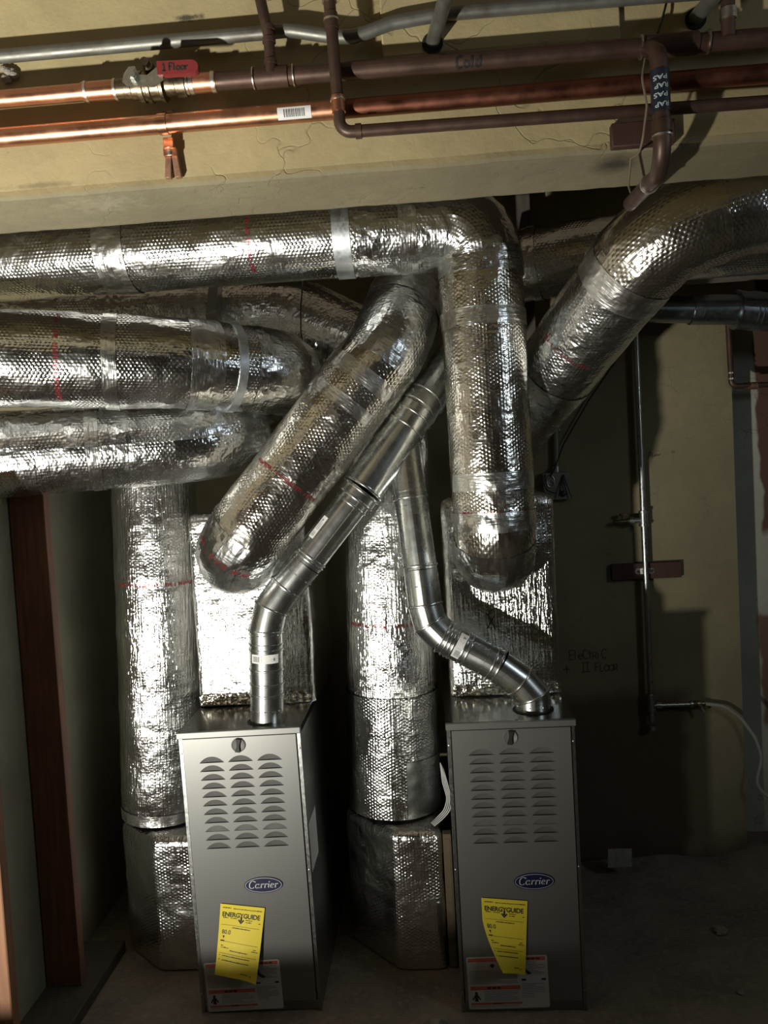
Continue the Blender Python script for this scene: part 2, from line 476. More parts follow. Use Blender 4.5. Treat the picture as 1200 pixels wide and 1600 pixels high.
def lump(seed, a1=.0032, a2=.0016, f1=9, f2=34, bend=None):
    sv = V((seed*3.1, seed*1.7, seed*.9))
    def d(p, i):
        k = 1.0 if bend is None else 1+bend[i]
        return (a1*noise.noise(p*f1+sv)+a2*noise.noise(p*f2+sv)+.0009*noise.noise(p*80+sv))*k
    return d

class Duct:
    'an insulated round duct: dense centre line, lumpy wrap, with shells, tapes and printing on top of it'
    def __init__(s, ctrl, r, rad, seed, seg=72, step=.012, a=(.0032, .0016)):
        s.p = fillet(ctrl, rad, step); s.seg = seg; s.fr = path_frames(s.p); n = len(s.p)
        ra, rb = r if isinstance(r, tuple) else (r, r); s.r = ra; s.rl = [ra+(rb-ra)*i/(n-1) for i in range(n)]
        s.s = [0.0]
        for i in range(1, n): s.s.append(s.s[-1]+(s.p[i]-s.p[i-1]).length)
        cv = [0.0]*n
        for i in range(1, n-1):
            cv[i] = (s.p[i]-s.p[i-1]).angle(s.p[i+1]-s.p[i])/max(1e-4, s.s[i]-s.s[i-1])
        s.bend = [min(1.6, .25*sum(cv[max(0, i-4):i+5])/9) for i in range(n)]
        s.d = lump(seed, a[0], a[1], bend=s.bend); s.pix = [pix(q) for q in s.p]
    def near(s, px, py):
        return min(range(len(s.p)), key=lambda i: (s.pix[i][0]-px)**2+(s.pix[i][1]-py)**2)
    def shell(s, i0, i1, dr=0, cap=False, a0=0, a1=360):
        i0, i1 = sorted((i0, i1)); i1 = max(i1, i0+2)
        i0, i1 = max(0, min(i0, len(s.p)-3)), min(len(s.p)-1, i1); mb = MB(); idx = range(i0, i1+1)
        if a0 == 0 and a1 == 360:
            mb.tube([s.p[i] for i in idx], [s.rl[i]+dr for i in idx], s.seg, cap, lambda q, k: s.d(q-(q-s.p[i0+k]).normalized()*dr, i0+k), [s.fr[i] for i in idx], False)
            return mb
        w = max(2, int((a1-a0)/4)); vs = []; uv = []
        for i in idx:
            t, e1, e2, bd, k = s.fr[i]
            for j in range(w+1):
                a = math.radians(a0+(a1-a0)*j/w); d = e1*math.cos(a)+e2*math.sin(a)
                rr = s.rl[i]; rr += s.d(s.p[i]+d*rr, i)+dr; vs.append(s.p[i]+d*rr); uv.append((a*s.r, s.s[i]))
        n = len(idx); mb.add(vs, [(i*(w+1)+j, i*(w+1)+j+1, (i+1)*(w+1)+j+1, (i+1)*(w+1)+j) for i in range(n-1) for j in range(w)], uv)
        return mb
    def surf(s, sm, a, dr):
        'surface point at arc length sm, angle a (deg)'
        i = 0
        while i < len(s.s)-2 and s.s[i+1] < sm: i += 1
        f = (sm-s.s[i])/max(1e-6, s.s[i+1]-s.s[i]); p = s.p[i].lerp(s.p[i+1], f); t, e1, e2, bd, k = s.fr[i]
        d = e1*math.cos(math.radians(a))+e2*math.sin(math.radians(a)); rr = s.rl[i]; rr += s.d(p+d*rr, i)
        return p+d*(rr+dr)
    def strap(s, i, w, dr=.004):
        'flat metal band round the duct with a thickness'
        k = max(1, int(w/2/.012)); n0, n1 = max(0, i-k), min(len(s.p)-1, i+k)
        pts = [s.p[n0], s.p[n1]]; f = [s.fr[n0], s.fr[n1]]; mb = MB(); R = s.rl[i]+dr
        t = s.fr[i][0]
        mb.tube([pts[0]+t*.0004, pts[0], pts[1], pts[1]-t*.0004], [R-.008, R, R, R-.008], 64, False, None, [f[0], f[0], f[1], f[1]], False)
        return mb
    def printing(s, sm, a0, a1, h=.012, seed=1, solid=False):
        'a row of small red printed letters round the wrap'
        rnd = random.Random(seed); mb = MB(); a = a0; da = math.degrees(.0035/s.r)
        while a < a1:
            if rnd.random() < .8:
                for (x, y, ww, hh) in ((0, 0, .35, 1), (0, rnd.choice((0, .45, .8)), 1, .22), (.7 if rnd.random() < .6 else .35, rnd.choice((0, .4)), .3, .6)):
                    q = [s.surf(sm+h*(y+dy*hh-.5), a+da*1.6*(x+dx*ww), .0012) for dx, dy in ((0, 0), (1, 0), (1, 1), (0, 1))]
                    mb.add(q, [(0, 1, 2, 3)])
            a += da*rnd.choice((2.1, 2.1, 2.3, 3.2))
        return mb

# text ---------------------------------------------------------------
def font_mesh(body, size, shear=0, offset=0, space=1.0):
    cu = bpy.data.curves.new('lettering', 'FONT'); cu.body = body; cu.size = size; cu.shear = shear; cu.offset = offset
    cu.align_x = 'CENTER'; cu.align_y = 'CENTER'; cu.space_character = space; cu.resolution_u = 4
    o = bpy.data.objects.new('lettering', cu); COL.objects.link(o); bpy.context.view_layer.update()
    me = o.evaluated_get(bpy.context.evaluated_depsgraph_get()).to_mesh()
    vs = [(v.co.x, v.co.y) for v in me.vertices]; fs = [tuple(p.vertices) for p in me.polygons]
    bpy.data.objects.remove(o); bpy.data.curves.remove(cu)
    return vs, fs
def add_text(mb, body, size, fn, width=None, height=None, **kw):
    vs, fs = font_mesh(body, size, **kw)
    x0, x1 = min(v[0] for v in vs), max(v[0] for v in vs); y0, y1 = min(v[1] for v in vs), max(v[1] for v in vs)
    sx = width/(x1-x0) if width else 1; sy = height/(y1-y0) if height else sx
    cx, cy = (x0+x1)/2, (y0+y1)/2
    mb.add([fn((x-cx)*sx, (y-cy)*sy) for x, y in vs], fs)
def arc(cx, cy, rx, ry, a0, a1, n=10):
    return [(cx+rx*math.cos(math.radians(a0+(a1-a0)*i/n)), cy+ry*math.sin(math.radians(a0+(a1-a0)*i/n))) for i in range(n+1)]
HAND = {
    'C': [arc(.32, .5, .3, .5, 50, 310)], 'o': [arc(.28, .3, .25, .28, 90, 450)], 'l': [[(.12, 1), (.12, 0)]],
    'd': [arc(.25, .28, .22, .27, 60, 420), [(.48, 1), (.48, 0)]], '1': [[(.05, .75), (.25, 1), (.25, 0)], [(.02, 0), (.48, 0)]],
    'F': [[(.08, 0), (.08, 1), (.58, 1)], [(.08, .52), (.45, .52)]], 'r': [[(.08, 0), (.08, .6)], [(.08, .4), (.22, .58), (.42, .55)]],
    'E': [[(.55, 1), (.06, 1), (.06, 0), (.55, 0)], [(.06, .5), (.45, .5)]], 'e': [[(.06, .3), (.5, .34)]+arc(.28, .3, .23, .28, 10, 310)],
    'c': [arc(.28, .3, .24, .28, 50, 310)], 't': [[(.25, .95), (.25, 0)], [(.02, .62), (.5, .66)]], 'i': [[(.1, .55), (.1, 0)]],
    'I': [[(.2, 0), (.2, 1)], [(.0, 0), (.4, 0)], [(0, 1), (.4, 1)]], '+': [[(.3, .1), (.3, .9)], [(-.05, .5), (.65, .5)]],
    'R': [[(.06, 0), (.06, .75)]+arc(.2, .55, .22, .2, 80, -90, 6)+[(.5, 0)]], 'O': [arc(.28, .35, .26, .36, 90, 450)], 'L': [[(.06, .8), (.06, 0), (.4, 0)]],
}
def hand(mb, body, h, w, fn, x=0, y=0, slant=0, wob=.03, seed=3, adv=.68):
    rnd = random.Random(seed)
    for ch in body:
        if ch == ' ': x += .45*h; continue
        for st in HAND.get(ch, []):
            pts = [(x+(a+slant*b)*h+rnd.uniform(-wob, wob)*h, y+b*h+rnd.uniform(-wob, wob)*h) for a, b in st]
            mb.ribbon(pts, w, fn)
        x += (adv if ch not in 'lir1I' else .42)*h

# ================================================================== the room
def struct(name, mb, mats, label, cat, **kw):
    o = mb.build(name, mats, None, **kw); return tag(o, label, cat, None, 'structure')
# floor with a slightly uneven surface
mb = MB(); NX, NY = 110, 110
vs = []
for j in range(NY+1):
    for i in range(NX+1):
        x = -2.62+5.24*i/NX; y = -2.2+5.75*j/NY
        flat = min(1, max(0, (y-2.2)/.3)) if x > .45 else 0
        z = .010*noise.noise(V((x*3, y*3, 1)))*flat + .004*noise.noise(V((x*14, y*14, 5)))*flat
        if x > .55 and y > 2.75: z += .05*min(1, (y-2.75)/.3)*(.5+.8*noise.noise(V((x*5, y*5, 2))))*min(1, (x-.55)/.3)
        vs.append((x, y, z-.0015 if flat == 0 else z))
mb.add(vs, [(j*(NX+1)+i, j*(NX+1)+i+1, (j+1)*(NX+1)+i+1, (j+1)*(NX+1)+i) for j in range(NY) for i in range(NX)])
struct('floor', mb, 'floor', 'bare dirty concrete floor of the basement', 'floor')
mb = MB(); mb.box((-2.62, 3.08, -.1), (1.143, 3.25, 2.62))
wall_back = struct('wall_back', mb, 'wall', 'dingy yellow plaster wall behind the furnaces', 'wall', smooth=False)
mb = MB(); mb.box((1.143, 3.25, -.1), (2.62, 3.40, 2.62))
struct('wall_recess', mb, 'recess', 'grey set-back wall with bare brown patches at the far right', 'wall', smooth=False)
mb = MB(); mb.box((2.62, -2.3, -.1), (2.72, 3.4, 2.75)); struct('wall_right', mb, 'room', 'plain side wall of the basement', 'wall', smooth=False)
mb = MB(); mb.box((-2.72, -2.3, -.1), (-2.62, 3.25, 2.75)); struct('wall_left', mb, 'room', 'plain left side wall of the basement', 'wall', smooth=False)
mb = MB(); mb.box((-2.72, -2.3, -.1), (2.72, -2.2, 2.75)); struct('wall_front', mb, 'room', 'basement wall behind the viewer', 'wall', smooth=False)
mb = MB(); mb.box((-2.72, -2.3, 2.62), (2.72, 3.4, 2.75)); struct('ceiling', mb, 'ceil', 'dark basement ceiling above the ducts', 'ceiling', smooth=False)
# concrete beam: face and underside, with slightly ragged lower edge
mb = MB(); n = 240
def edge(x, s): return .004*noise.noise(V((x*9, s, 0)))+.0025*noise.noise(V((x*40, s, 3)))
xs = [-2.6+5.2*i/n for i in range(n+1)]
rows = []
for (y, z, e) in ((1.6, 2.62, 0), (1.6, 2.168, .3), (1.597, 2.156, 1), (1.602, 2.150, 1), (1.62, 2.149, .4), (1.79, 2.149, .5), (1.806, 2.152, 1), (1.81, 2.16, .6), (1.81, 2.62, 0)):
    rows.append([V((x, y+e*edge(x, 1)*.5, z+e*edge(x, 7+y)*.6)) for x in xs])
for k in range(len(rows)-1):
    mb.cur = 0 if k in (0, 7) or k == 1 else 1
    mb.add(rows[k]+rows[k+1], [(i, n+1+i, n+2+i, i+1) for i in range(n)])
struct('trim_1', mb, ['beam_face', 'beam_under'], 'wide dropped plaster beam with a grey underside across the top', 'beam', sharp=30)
# raised plaster strip on the beam face, upper right
a, b = at(598, 93, 1.592), at(969, 57, 1.592)
mb = MB(); mb.box((a.x, 1.586, a.z), (b.x, 1.601, 2.60), bev=.003)
struct('trim_2', mb, 'beam_face', 'raised plaster strip high on the beam face right of centre', 'trim')
# left partition: board, plate, studs
PT = 1.56
mb = MB(); mb.box((-1.275, 1.85, 0), (-1.262, 2.29, 1.53)); mb.box((-1.275, 2.29, 0), (-1.262, 2.39, 1.575)); mb.box((-1.275, 2.39, 0), (-1.262, 3.075, 1.80)); struct('wall_partition', mb, 'sheath', 'grey-green board behind the brown studs at the left', 'wall', smooth=False)
mb = MB(); mb.box((-1.262, 1.90, 0), (-1.105, 2.56, .038), bev=.002)
tag(mb.build('sill_plate', 'wood_dark'), 'dark timber plate lying on the floor under the stud, left edge', 'lumber')
mb = MB(); mb.box((-1.258, 2.318, .038), (-1.150, 2.356, PT), bev=.002)
s = mb.build('wall_stud', 'wood'); tag(s, 'tall dark red-brown wooden stud left of the foil riser', 'stud')
mb = MB(); mb.box((-1.258, 1.96, .038), (-1.164, 1.998, 1.53), bev=.003)
s = mb.build('wall_stud', 'wood_raw'); tag(s, 'bare orange-brown stud cut by the lower left picture edge', 'stud')

mb = MB(); mb.box((-1.50, .88, 0), (-.08, 1.10, .333), bev=.004)  # unseen box, added to block low lamp light from floor and furnace feet
tag(mb.build('light_blocker_box', 'card'), 'unseen long box added near the viewer to shade the furnace bottoms', 'box')

# ================================================================== furnaces
def panel_mesh():
    mb = MB(); x0, x1, z0, z1, y = -.1655, .1655, .034, .823, -.006
    outer = [(x0, z0), (x1, z0), (x1, z1), (x0, z1)]; holes = []; lou = []
    for c in (-.0845, 0, .0845):
        for r in range(11):
            zb = .751-.0254*r; w = .037; h = .0185; pts = []
            N = 14
            for k in range(N+1):
                t = k/N; x = c-w+2*w*t; pts.append((x, zb+h*(1-abs(2*t-1)**2.2)))
            holes.append(pts); lou.append((pts, zb, r))
    loops = [[V((a, b, 0)) for a, b in L] for L in [outer]+holes]
    tri = tessellate_polygon(loops); flat = [q for L in loops for q in L]
    f2 = []
    for t in tri:
        a, b, c = (flat[i] for i in t); f2.append(tuple(t) if (b-a).cross(c-a).z > 0 else tuple(t)[::-1])
    mb.add([(q.x, y, q.y) for q in flat], f2)
    # rim of the panel
    mb.add([(x0, y, z0), (x1, y, z0), (x1, y, z1), (x0, y, z1), (x0, .004, z0), (x1, .004, z0), (x1, .004, z1), (x0, .004, z1)],
           [(0, 4, 5, 1), (1, 5, 6, 2), (2, 6, 7, 3), (3, 7, 4, 0)])
    for pts, zb, r in lou:
        d = .003 if r == 8 else .0125; drop_ = 0 if r == 8 else .012
        n = len(pts); vs = []; K = 4
        for (x, z) in pts:
            for k in range(K+1):
                f = k/K; q = math.sin(PI/2*min(1, (z-zb)/.0185*1.6)) if z > zb else 0; zz = z+(zb-drop_*q-z)*f
                vs.append((x, y+d*q*f, zz))
        mb.add(vs, [(i*(K+1)+k, i*(K+1)+k+1, (i+1)*(K+1)+k+1, (i+1)*(K+1)+k) for i in range(n-1) for k in range(K)])
        # lip below the opening
        mb.add([(pts[0][0], y, zb), (pts[-1][0], y, zb), (pts[-1][0], y+.003, zb-.0004), (pts[0][0], y+.003, zb-.0004)], [(0, 3, 2, 1)])
    return mb

def carrier_text(mb, fn, w):
    'italic serif lettering drawn with a broad pen'
    def pen(pts, wt):
        p = [V((a, b, 0)) for a, b in pts]; vs = []
        for i in range(len(p)):
            t = p[min(i+1, len(p)-1)]-p[max(0, i-1)]; t.normalize(); nn = V((-t.y, t.x, 0))
            k = wt*(.38+.62*abs(t.y))/2
            for sg in (1, -1):
                q = p[i]+nn*(sg*k); vs.append(q)
        sx = w/5.0
        mb.add([fn((q.x+q.y*.22-2.55)*sx, (q.y-.42)*sx) for q in vs], [(2*i, 2*i+1, 2*i+3, 2*i+2) for i in range(len(p)-1)])
    T = .17
    pen(arc(.55, .6, .5, .66, 42, 318, 22), T); pen([(.92, 1.04), (1.0, 1.28), (1.0, .95)], T*.7)
    def la(x):
        pen(arc(x+.3, .34, .27, .36, 30, 390, 18), T*.9); pen([(x+.58, .72), (x+.55, .1), (x+.68, .0), (x+.78, .08)], T)
    def lr(x):
        pen([(x, .64), (x+.14, .70), (x+.14, .0)], T); pen([(x+.0, .0), (x+.3, .0)], T*.8); pen([(x+.14, .45), (x+.3, .66), (x+.46, .70), (x+.52, .58)], T*.95)
    la(1.12); lr(2.02); lr(2.68)
    pen([(3.3, .64), (3.44, .70), (3.44, .08), (3.56, .02)], T); pen([(3.44, .95), (3.46, 1.10)], T*1.2)
    pen([(3.82, .36), (4.3, .46)]+arc(4.05, .36, .27, .36, 20, 320, 16), T*.85)
    lr(4.5)

def sheet_fn(P, dr=.0006):
    'bilinear-plus-curl paper: P(u, v) -> local point; returns fn(x, y) in unit page coordinates offset toward the viewer'
    def f(x, y, d=dr):
        p = P(x, y); e = 1e-3; n = (P(x+e, y)-p).cross(P(x, y+e)-p); n.normalize()
        if n.y > 0: n = -n
        return p+n*d
    return f

def energy_tag(root, P, label):
    mb = MB(); N = 26; f = sheet_fn(P, 0); vs = [f(i/N, 1-j/N) for j in range(N+1) for i in range(N+1)]
    fs = [(j*(N+1)+i, (j+1)*(N+1)+i, (j+1)*(N+1)+i+1, j*(N+1)+i+1) for j in range(N) for i in range(N)]
    bk = [f(i/N, 1-j/N, -.0006) for j in range(N+1) for i in range(N+1)]
    mb.cur = 0; mb.add(vs, fs); mb.cur = 1; mb.add(bk, [g[::-1] for g in fs])
    o = mb.build('energy_label', ['yellow', 'yellow_back'], root if root else None)
    g = sheet_fn(P, .0009); ink = MB()
    add_text(ink, 'ENERGYGUIDE', .1, lambda x, y: g(.49+x, .855+y), width=.86, height=.068, offset=.0022, space=.95)
    # long arrow under the Y
    ink.poly([(.475, .84), (.515, .84), (.515, .775), (.475, .775)], lambda x, y: g(x, y))
    ink.poly([(.42, .79), (.45, .80), (.495, .765), (.54, .80), (.57, .79), (.495, .735)], lambda x, y: g(x, y))
    add_text(ink, '80.0', .1, lambda x, y: g(.18+x, .60+y), width=.20, height=.06)
    ink.poly([(.10, .545), (.15, .545), (.125, .505)], lambda x, y: g(x, y)); ink.quad(.06, .468, .15, .482, g, 3)
    rnd = random.Random(5); fine = ink
    def words(x0, x1, y, h=.008):
        x = x0
        while x < x1:
            w = rnd.uniform(.02, .06); fine.quad(x, y, min(x+w, x1), y+h*rnd.uniform(.6, 1.1), g, 1); x += w+.008
    for x0, x1, y in ((.06, .25, .945), (.3, .95, .94), (.08, .2, .80), (.25, .4, .80), (.6, .75, .795), (.6, .73, .765), (.9, .94, .765), (.3, .72, .665), (.08, .14, .40), (.08, .26, .375), (.84, .9, .41), (.8, .95, .385), (.3, .72, .345),
                      (.13, .78, .265), (.13, .78, .205), (.62, .78, .07), (.82, .86, .06)): words(x0, x1, y, .011)
    for y in (.70, .465, .30): ink.quad(.05, y, .93, y+.003, g, 12)
    for y in (.268, .208): ink.quad(.06, y, .08, y+.012, g)
    ink.build('printing', 'ink', o)
    return tag(o, label, 'label')

def furnace(loc, lean, label, tag_label, lab_rect, badge, tagP, side_sticker):
    ORG = V((0, 0, 0)); root = thing('gas_furnace', (0, 0, 0), label, 'furnace', 'twin gas furnaces')
    mb = MB()
    mb.box((-.178, .0, .0), (-.1685, .012, .826)); mb.box((.1685, .0, .0), (.178, .012, .826))       # front flanges
    mb.box((-.178, .012, 0), (-.176, .715, .826)); mb.box((.176, .012, 0), (.178, .715, .826))
    mb.box((-.176, .70, 0), (.176, .715, .826)); mb.box((-.1685, .004, 0), (.1685, .70, .028))
    mb.box((-.176, .05, .03), (.176, .055, .824)); 
    cab = mb.build('cabinet', 'paint_side', root, smooth=False)
    for x in (-.1735, .1735):
        for z in (.78, .42, .06):
            sm = MB(); sm.lathe((x, 0, z), (0, -1, 0), [(0, .003), (.0015, .003), (.0022, .0015)], 10); sm.build('screw', 'steel', cab)
    mb = MB(); mb.box((-.1815, -.012, .826), (.1815, .002, .845), bev=.002); ld = mb.build('lid', 'paint', root)
    mb = MB(); mb.box((-.1810, .002, .826), (.1810, .718, .8445)); mb.build('top_sheet', 'lid_top', ld, smooth=False)
    pn = panel_mesh().build('front_panel', 'paint', root, sharp=25)
    # quarter-turn latch
    kx, kz = -.002, .800
    mb = MB(); mb.lathe((kx, -.006, kz), (0, -1, 0), [(0, .0205), (.003, .0205), (.0045, .019), (.0028, .0165), (.0018, .0)], 28)
    lt = mb.build('latch', 'latch', root)
    mb = MB(); T = Matrix.Translation((kx, -.010, kz)) @ Matrix.Rotation(math.radians(8), 4, 'Y')
    for (hw, z) in ((.0075, .0185), (.004, .0)): pass
    prof = [(-.0075, .019), (.0075, .019), (.0042, .004), (.0042, -.004), (.0075, -.019), (-.0075, -.019), (-.0042, -.004), (-.0042, .004)]
    fr = [T @ V((a, -.006, b)) for a, b in prof]; bk = [T @ V((a, .006, b)) for a, b in prof]; k = len(prof)
    tri = [tuple(t) for t in tessellate_polygon([[V((a, b, 0)) for a, b in prof]])]
    mb.add(fr+bk, tri+[(i, i+k, (i+1) % k+k, (i+1) % k) for i in range(k)])
    mb.build('latch_handle', 'black', lt, smooth=False)
    # oval badge
    bx, bz = badge
    mb = MB(); E_ = [(math.cos(2*PI*i/48), math.sin(2*PI*i/48)) for i in range(48)]
    def ell(mb, a, b, y): mb.poly([(p*a, q*b) for p, q in E_], lambda x, z: V((bx+x, y, bz+z)))
    ell(mb, .0565, .0240, -.0092)
    mb.add([V((bx+p*.0565, y, bz+q*.024)) for y in (-.006, -.0092) for p, q in E_], [(i, (i+1) % 48, 48+(i+1) % 48, 48+i) for i in range(48)])
    bd = mb.build('badge', 'navy', root)
    mb = MB()
    for a, b in ((.0535, .0215),):
        mb.add([V((bx+p*(a-t), -.0096, bz+q*(b-t))) for t in (0, .0012) for p, q in E_], [(i, (i+1) % 48, 48+(i+1) % 48, 48+i) for i in range(48)])
    carrier_text(mb, lambda x, z: V((bx-.001+x, -.0097, bz-.001+z)), .084)
    mb.build('badge_lettering', 'silver', bd, smooth=False)
    # warning label
    x0, z0, x1, z1, tilt = lab_rect; W, H = x1-x0, z1-z0
    def lf(y):
        def f(x, z):
            a, b = x-W/2, z-H/2; return V((x0+W/2+a*math.cos(tilt)-b*math.sin(tilt), y, z0+H/2+a*math.sin(tilt)+b*math.cos(tilt)))
        return f
    rr = .006; cr = []
    for cx, cz, a in ((W-rr, H-rr, 0), (rr, H-rr, 90), (rr, rr, 180), (W-rr, rr, 270)): cr += arc(cx, cz, rr, rr, a, a+90, 4)
    mb = MB(); mb.poly(cr, lf(-.0066)); wl = mb.build('warning_label', 'white', root, smooth=False)
    mb = MB(); f = lf(-.0069)
    c2 = W*.665
    mb.quad(W*.02, H*.905, W*.63, H*.975, f); mb.quad(W*.67, H*.905, W*.975, H*.975, f)
    mb.quad(W*.03, H*.365, c2-.004, H*.44, f); mb.quad(W*.03, H*.085, c2, H*.125, f)
    mb.build('warning_band', 'orange', wl, smooth=False)
    mb = MB(); rnd = random.Random(11)
    def para(xa, xb, za, zb, n):
        for i in range(n):
            z = zb-(zb-za)*(i+.5)/n; x = xa; xe = xb if rnd.random() < .7 else xa+(xb-xa)*rnd.uniform(.5, .9)
            while x < xe:
                w = rnd.uniform(.003, .009); mb.quad(x, z, min(x+w, xe), z+(zb-za)/n*.42, f); x += w+.0012
    para(W*.03, W*.62, H*.47, H*.74, 9); para(W*.2, W*.62, H*.14, H*.345, 7); para(W*.70, W*.96, H*.62, H*.89, 9); para(W*.67, W*.95, H*.19, H*.47, 9); para(W*.03, W*.62, H*.03, H*.075, 2)
    mb.build('fine_print', 'greyink', wl, smooth=False)
    f = lf(-.0071)
    mb = MB(); mb.poly([(W*.10+.004*math.cos(t*PI/5), H*.312+.004*math.sin(t*PI/5)) for t in range(10)], f)                # figure pictogram
    mb.poly([(W*.10-.003, H*.290), (W*.10+.003, H*.290), (W*.10+.0125, H*.19), (W*.10+.010, H*.175), (W*.10+.004, H*.225), (W*.10+.005, H*.15), (W*.10-.005, H*.15), (W*.10-.004, H*.225), (W*.10-.010, H*.175), (W*.10-.0125, H*.19)], f)
    mb.build('person_pictogram', 'ink', wl, smooth=False)
    mb = MB(); mb.poly([(W*.685, H*.80), (W*.715, H*.84), (W*.735, H*.74), (W*.80, H*.66), (W*.76, H*.64), (W*.70, H*.70)], f)
    mb.build('boot_pictogram', 'ink', wl, smooth=False)
    mb = MB(); mb.poly([(W*.285, H*.83), (W*.32, H*.87), (W*.35, H*.83), (W*.32, H*.78)], f)
    mb.build('flame_pictogram', 'ink', wl, smooth=False)
    mb = MB(); mb.quad(W*.67, H*.525, W*.725, H*.56, f); mb.quad(W*.915, H*.525, W*.97, H*.56, f)
    for xa in (.24, .30, .36): mb.quad(W*xa, H*.385, W*(xa+.045), H*.42, f)
    for xa in (.74, .80, .86): mb.quad(W*xa, H*.925, W*(xa+.045), H*.955, f)
    mb.quad(W*.30, H*.095, W*.42, H*.115, f)
    mb.build('heading_print', 'ink', wl, smooth=False)
    if side_sticker:
        mb = MB(); mb.box((.178, .02, .40), (.1784, .15, .545)); mb.build('side_sticker', 'paper', root, smooth=False)
    root.location = loc; root.rotation_euler = (0, lean, 0); ORIGIN[root] = V(loc)
    return root

FL, FR = V((-.576, 2.245, 0)), V((.188, 2.227, 0))
furnace(FL, math.radians(-.9), 'grey gas furnace with louvred door at left, brighter of the two', None, (-.158, .010, .067, .158, .02), (.038, .385), None, True)
furnace(FR, 0, 'grey gas furnace with louvred door at right, nearest the bare wall', None, (-.157, .014, .072, .168, .015), (.045, .385), None, False)

def corner_sheet(tl, tr, br, bl, Y, curl):
    a, b, c, d = (at(*p, Y) for p in (tl, tr, br, bl))
    def P(u, v):
        top = a.lerp(b, u); bot = d.lerp(c, u); return curl(top.lerp(bot, 1-v), u, 1-v)
    return P
def curlL(p, u, t):
    t = max(0, t)
    return p+V((0, -.003-.022*t**1.6-.016*u*t*t+.004*math.sin(u*5+t*3)*t, .006*math.sin(u*PI)*t**2))
PL = corner_sheet((345, 1411), (414, 1418), (404, 1526), (339, 1514), FL.y-.008, curlL)
energy_tag(None, PL, 'creased yellow energy paper taped to the left furnace door')
def curlR(p, u, t):
    t = max(0, t); k = max(0, t-.30)/.70; w = max(0, 1-u)**1.3
    return p+V((.048*k**1.5*w, -.003-.012*t*t-.045*k**1.3*w, .010*k*w))
PR = corner_sheet((752, 1402), (824, 1407), (820, 1518), (757, 1506), FR.y-.008, curlR)
energy_tag(None, PR, 'yellow energy paper with its corner curling up on the right furnace')

# ================================================================== foil boxes (plenums and return boots)
def foil_box(outline, z0, z1, r, bev, seed, amp=.004, step=.011):
    'wrapped box: plan outline with rounded corners, soft top edge, lumpy foil'
    P = [V((a, b, 0)) for a, b in outline]; ring = []
    n = len(P)
    for i in range(n):
        a, p, b = P[i-1], P[i], P[(i+1) % n]; u = (a-p).normalized(); w = (b-p).normalized(); th = PI-u.angle(w)
        T = r*math.tan(th/2); c = p+(u+w).normalized()*(r/math.cos(th/2)); s0 = p+u*T-c; s1 = p+w*T-c; sg = 1 if s0.cross(s1).z > 0 else -1
        for k in range(7):
            q = s0.copy(); q.rotate(Matrix.Rotation(sg*th*k/6, 3, 'Z')); ring.append(c+q)
    dense = []
    for i in range(len(ring)):
        a, b = ring[i], ring[(i+1) % len(ring)]; k = max(1, int((b-a).length/step))
        for j in range(k): dense.append(a.lerp(b, j/k))
    N = len(dense); cen = sum(dense, V())/N
    us = [0]
    for i in range(1, N+1): us.append(us[-1]+(dense[i % N]-dense[i-1]).length)
    nor = []
    for i in range(N):
        t = dense[(i+1) % N]-dense[i-1]; q = V((t.y, -t.x, 0)).normalized()
        if q.dot(dense[i]-cen) < 0: q = -q
        nor.append(q)
    lev = []; nz = max(2, int((z1-z0-bev)/step))
    for k in range(nz+1): lev.append((z0+(z1-bev-z0)*k/nz, 0))
    for k in range(1, 7): t = PI/2*k/6; lev.append((z1-bev+bev*math.sin(t), bev*(1-math.cos(t))))
    vs = []; uv = []; sv = V((seed*2.3, seed, 0)); W = N+1; L = 0
    for m, (z, ins) in enumerate(lev):
        if m: L += math.hypot(z-lev[m-1][0], ins-lev[m-1][1])
        for i in range(N+1):
            p = dense[i % N]-nor[i % N]*ins; p = V((p.x, p.y, z)); d = amp*noise.noise(p*7+sv)+amp*.45*noise.noise(p*26+sv)+amp*.2*noise.noise(p*70+sv)
            vs.append(p+nor[i % N]*d); uv.append((us[i], L))
    mb = MB(); mb.add(vs, [(m*W+i, m*W+i+1, (m+1)*W+i+1, (m+1)*W+i) for m in range(len(lev)-1) for i in range(N)], uv)
    top = [vs[(len(lev)-1)*W+i] for i in range(N)]; c = sum(top, V())/N; cap = top+[t.lerp(c, f) for f in (.33, .66) for t in top]+[c]
    cap = [q+V((0, 0, .003*noise.noise(q*18+sv))) if i >= N else q for i, q in enumerate(cap)]
    fs = [(k*N+i, k*N+(i+1) % N, (k+1)*N+(i+1) % N, (k+1)*N+i) for k in range(2) for i in range(N)]+[(2*N+i, 2*N+(i+1) % N, 3*N) for i in range(N)]
    mb.add(cap, fs, [(q.x, q.y) for q in cap])
    return mb
def rect(x0, y0, x1, y1): return [(x0, y0), (x1, y0), (x1, y1), (x0, y1)]
def seam(x0, x1, y, z, h=.03, seed=1):
    'flat strip of foil tape along the bottom of a box face'
    mb = MB(); n, m = 90, 9
    vs = [(x0+(x1-x0)*i/n, y-.006-.007*noise.noise(V((i*.23, k*.42, seed))), z+h*k/m) for k in range(m+1) for i in range(n+1)]
    mb.add(vs, [(k*(n+1)+i, k*(n+1)+i+1, (k+1)*(n+1)+i+1, (k+1)*(n+1)+i) for k in range(m) for i in range(n)], [(v[0], v[2]) for v in vs])
    return mb
pl = thing('supply_plenum', (-.588, 2.72, .845), 'foil-wrapped supply box on top of the left furnace, behind its vent pipe', 'plenum', None)
foil_box(rect(-.775, 2.485, -.400, 2.95), .846, 1.462, .02, .03, 3).build('wrap', 'foil_rib', pl)
seam(-.768, -.41, 2.483, .85, .035, 2).build('foil_tape', 'foil_warm', pl)
